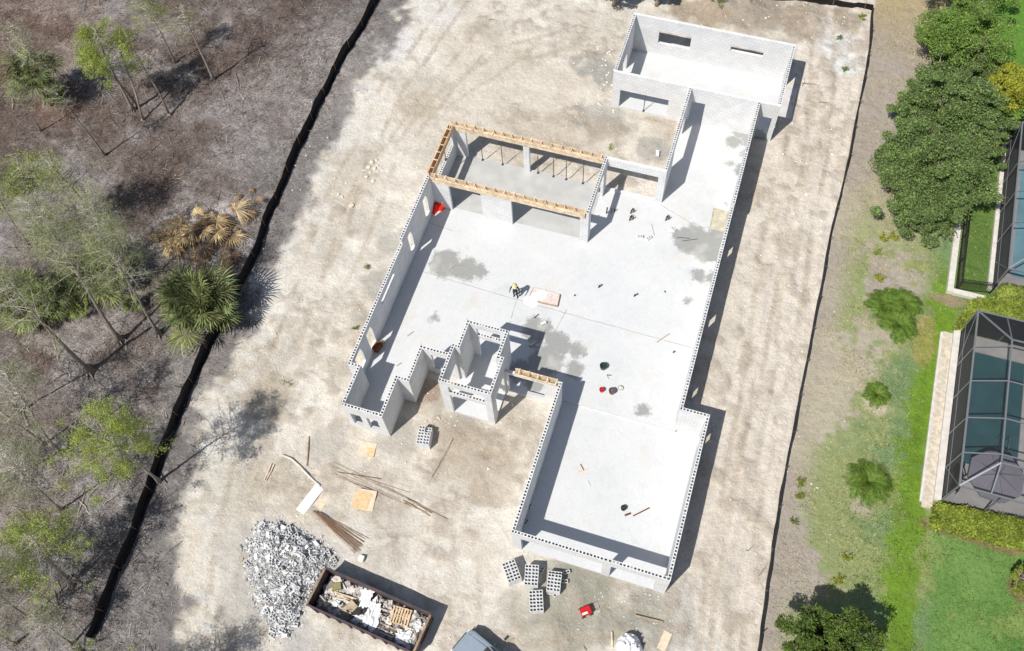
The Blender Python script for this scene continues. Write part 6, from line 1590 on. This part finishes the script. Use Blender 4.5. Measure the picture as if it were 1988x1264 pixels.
# ---------------------------------------------------------------- neighbour: pool cages, pools, fence
def cage(name_lbl, x0, y0, y1, eave, ridge, inset, x_end, bays, mroof='screen'):
    t = empty("pool_cage", (x0, y0, 0), 0, name_lbl, "pool cage", "screened pool cages")
    def beam(a, b, w=.07, nm="frame_beam"):
        m = MB(); m.beam(np.array(a) - [x0, y0, 0], np.array(b) - [x0, y0, 0], w, w); m.build(nm, MT['alu'], t)
    rx = x0 + inset; ry1 = y1 - inset * 1.25; ry0 = y0 + inset * .9
    beam((x0, y0, eave), (x0, y1, eave), .1, "eave_beam"); beam((x0, y1, eave), (x_end, y1, eave), .1, "eave_beam"); beam((x0, y0, eave), (x_end, y0, eave), .1, "eave_beam")
    beam((rx, ry0, ridge), (rx, ry1, ridge), .09, "ridge_beam"); beam((rx, ry1, ridge), (x_end, ry1, ridge), .09, "ridge_beam"); beam((rx, ry0, ridge), (x_end, ry0, ridge), .09, "ridge_beam")
    beam((x0, y1, eave), (rx, ry1, ridge), .09, "hip_beam"); beam((x0, y0, eave), (rx, ry0, ridge), .09, "hip_beam")
    for y in bays:
        beam((x0, y, eave), (rx, y, ridge), .07, "rafter"); beam((rx, y, ridge), (x_end, y, ridge), .07, "rafter")
    x = rx
    while x < x_end:
        beam((x, y1, eave), (x, ry1, ridge), .07, "rafter"); beam((x, y0, eave), (x, ry0, ridge), .07, "rafter"); x += 2.4
        if x < x_end: beam((x, ry0, ridge), (x, ry1, ridge), .06, "purlin")
    for y in [y0, y1] + list(bays): beam((x0, y, .1), (x0, y, eave), .08, "post")
    beam((x0, y0, 1.0), (x0, y1, 1.0), .05, "chair_rail")
    for x in np.arange(x0 + 2.4, x_end, 2.4): beam((x, y1, .1), (x, y1, eave), .08, "post"); beam((x, y0, .1), (x, y0, eave), .08, "post")
    beam((x0, y1 - .05, eave - .1), (x0, y1 - 2.4, .2), .04, "brace"); beam((x0, y0 + .05, eave - .1), (x0, y0 + 2.2, .2), .04, "brace")
    def pan(vs, m, nm):
        b = MB(); b.add([np.array(v) - [x0, y0, 0] for v in vs], [(0, 1, 2, 3)[:len(vs)]]); b.build(nm, MT[m], t)
    pan([(x0, y0, .12), (x0, y1, .12), (x0, y1, eave), (x0, y0, eave)], 'screenw', "screen_panel")
    pan([(x0, y1, .12), (x_end, y1, .12), (x_end, y1, eave), (x0, y1, eave)], 'screenw', "screen_panel")
    pan([(x0, y0, .12), (x_end, y0, .12), (x_end, y0, eave), (x0, y0, eave)], 'screen', "screen_panel")
    pan([(x0, y0, eave), (x0, y1, eave), (rx, ry1, ridge), (rx, ry0, ridge)], mroof, "roof_screen")
    pan([(x0, y1, eave), (x_end, y1, eave), (x_end, ry1, ridge), (rx, ry1, ridge)], 'screenw', "roof_screen")
    pan([(x0, y0, eave), (x_end, y0, eave), (x_end, ry0, ridge), (rx, ry0, ridge)], mroof, "roof_screen")
    pan([(rx, ry0, ridge), (rx, ry1, ridge), (x_end, ry1, ridge), (x_end, ry0, ridge)], mroof, "roof_screen")
cage("grey framed screened pool cage over the teal pool at the right edge", 23.93, 10.3, 22.25, 3.0, 4.1, 1.75, 34, (19.6, 17.2, 14.7, 12.4))
cage("dark screened pool cage at the right edge beside the fenced lawn", 25.58, 26.1, 38.6, 2.8, 3.9, 1.75, 36, (35, 32.4, 29.8), mroof='screen')
def flat(name, x0, x1, y0, y1, z0, z1, m, kind="structure", label=None, cat=None):
    b = MB(); b.box(x0, x1, y0, y1, z0, z1); o = b.build(name, MT[m])
    if kind: o["kind"] = kind
    if label: tag(o, label, cat)
    return o
def pool(xd0, xd1, yd0, yd1, px0, px1, py0, py1, wm):
    # deck as four strips round the basin, then the water
    zt = .1
    for (a, b, c, d) in ((xd0, px0, yd0, yd1), (px1, xd1, yd0, yd1), (px0, px1, yd0, py0), (px0, px1, py1, yd1)):
        flat("pool_deck", a, b, c, d, -.2, zt, 'deck')
    flat("pool_water", px0 + .001, px1 - .001, py0 + .001, py1 - .001, -.6, .0, wm)
pool(24.0, 36, 10.4, 22.2, 24.75, 28.1, 13.1, 21.05, 'pool')
pool(25.7, 38, 26.2, 38.5, 26.75, 33, 27.5, 37.2, 'poolb')
o = flat("curb", 23.48, 23.90, 10.2, 22.3, -.1, .22, 'curb', None); tag(o, "white concrete curb along the foot of the teal pool's cage", "curb")
o = flat("curb", 25.3, 25.6, 26.0, 38.7, -.1, .22, 'curb', None); tag(o, "white concrete curb along the foot of the upper pool cage", "curb")
o = flat("path", 22.86, 23.475, 9.6, 22.0, -.1, .05, 'paver')
o = flat("curb", 22.72, 23.12, 25.0, 40.5, -.1, .3, 'curb', None); tag(o, "wide weathered concrete curb outside the tall black metal fence", "curb")
o = flat("curb", 23.125, 25.2, 24.95, 25.32, -.1, .3, 'curb', None); tag(o, "short weathered concrete curb below the black gate panel", "curb")
# narrow overlapping pavers give the strip some relief
for k in range(10):
    y = 9.9 + k * 1.2; o = flat("curb", 22.70, 22.85, y, y + 1.19, -.1, .10 + .01 * (k % 3), 'curb', None); tag(o, "short pale edging stone beside the gravel strip at the teal pool", "edging", "edging stones by the gravel strip")
def picket(p0, p1, h, label, grp="black metal fence runs", step=.11):
    p0 = np.array(p0, float); p1 = np.array(p1, float); L_ = np.linalg.norm(p1 - p0); d = (p1 - p0) / L_
    t = empty("metal_fence", (p0[0], p0[1], 0), math.atan2(d[1], d[0]), label, "fence", grp)
    for z in (.15, h - .2, h): b = MB(); b.beam((0, 0, z), (L_, 0, z), .035, .04); b.build("rail", MT['blackalu'], t)
    b = MB(); k = step
    while k < L_: b.beam((k, 0, .05), (k, 0, h), .02, .02); k += step
    b.build("picket_row", MT['blackalu'], t)
    x = 0
    while x <= L_ + .01: b = MB(); b.box(x - .03, x + .03, -.03, .03, 0, h + .06); b.build("post", MT['blackalu'], t); x += L_ / max(1, round(L_ / 2.2))
picket((23.3, 25.45), (23.3, 39.9), 1.35, "long black metal fence between the lawn and the boundary trees", step=.12)
picket((23.36, 25.45), (25.5, 25.75), 1.35, "short black gate panel between the fence corner and the upper pool cage")
picket((23.36, 39.95), (26.9, 40.1), 1.35, "far black metal fence run above the lawn under the yellow tree")
# umbrella, chairs, on the deck
def umbrella():
    c = W(1938, 922, 2.4); t = empty("patio_umbrella", (c[0], c[1], .1), .3, "big grey patio umbrella under the pool cage screen", "umbrella")
    b = MB(); b.tube([(0, 0, 0), (0, 0, 2.5)], .03, 8); b.build("pole", MT['alu'], t)
    b = MB(); b.tube([(0, 0, 0), (0, 0, .08)], .3, 16); b.build("base", MT['dark'], t)
    n = 8; V = [(0, 0, 2.3)] + [(1.65 * math.cos(6.2832 * k / n), 1.65 * math.sin(6.2832 * k / n), 2.05) for k in range(n)] + [(1.65 * math.cos(6.2832 * k / n), 1.65 * math.sin(6.2832 * k / n), 1.9) for k in range(n)]
    F = [(0, 1 + k, 1 + (k + 1) % n) for k in range(n)] + [(1 + k, 9 + k, 9 + (k + 1) % n, 1 + (k + 1) % n) for k in range(n)]
    b = MB(); b.add(V, F); o = b.build("canopy", MT['umb'], t); s = o.modifiers.new("s", 'SOLIDIFY'); s.thickness = .01
    for k in range(n):
        b = MB(); b.beam((0, 0, 2.5), (1.6 * math.cos(6.2832 * k / n), 1.6 * math.sin(6.2832 * k / n), 2.02), .02, .02); b.build("rib", MT['alu'], t)
umbrella()
def chair(px, py, rz, label):
    c = W(px, py, .1); t = empty("patio_chair", (c[0], c[1], .1), rz, label, "chair", "dark patio chairs by the teal pool")
    b = MB(); b.box(-.27, .27, -.27, .27, .38, .44); b.build("seat", MT['blackalu'], t)
    b = MB(); b.box(-.27, .27, .24, .3, .45, .95, tilt=(-.2, 0)); b.build("backrest", MT['blackalu'], t)
    for sx in (-1, 1):
        for sy in (-1, 1): b = MB(); b.box(sx * .25 - .02, sx * .25 + .02, sy * .25 - .02, sy * .25 + .02, 0, .379); b.build("leg", MT['blackalu'], t)
        b = MB(); b.box(sx * .29 - .025, sx * .29 + .025, -.25, .25, .62, .65); b.build("armrest", MT['blackalu'], t)
chair(1856, 922, .3, "upper dark patio chair behind the left screen of the teal pool"); chair(1850, 948, 1.2, "lower dark patio chair behind the left screen of the teal pool")
def ladder():
    c = W(1932, 860, 0); t = empty("pool_ladder", (c[0], c[1], 0), 0, "bent metal pool rail at the near end of the teal pool", "pool rail")
    for s in (0, .5):
        b = MB(); b.tube([(s, -.6, 0), (s, -.6, .75), (s, -.3, .85), (s, .2, .8), (s, .3, -.1)], .025, 8); b.build("rail", MT['alu'], t)
ladder()
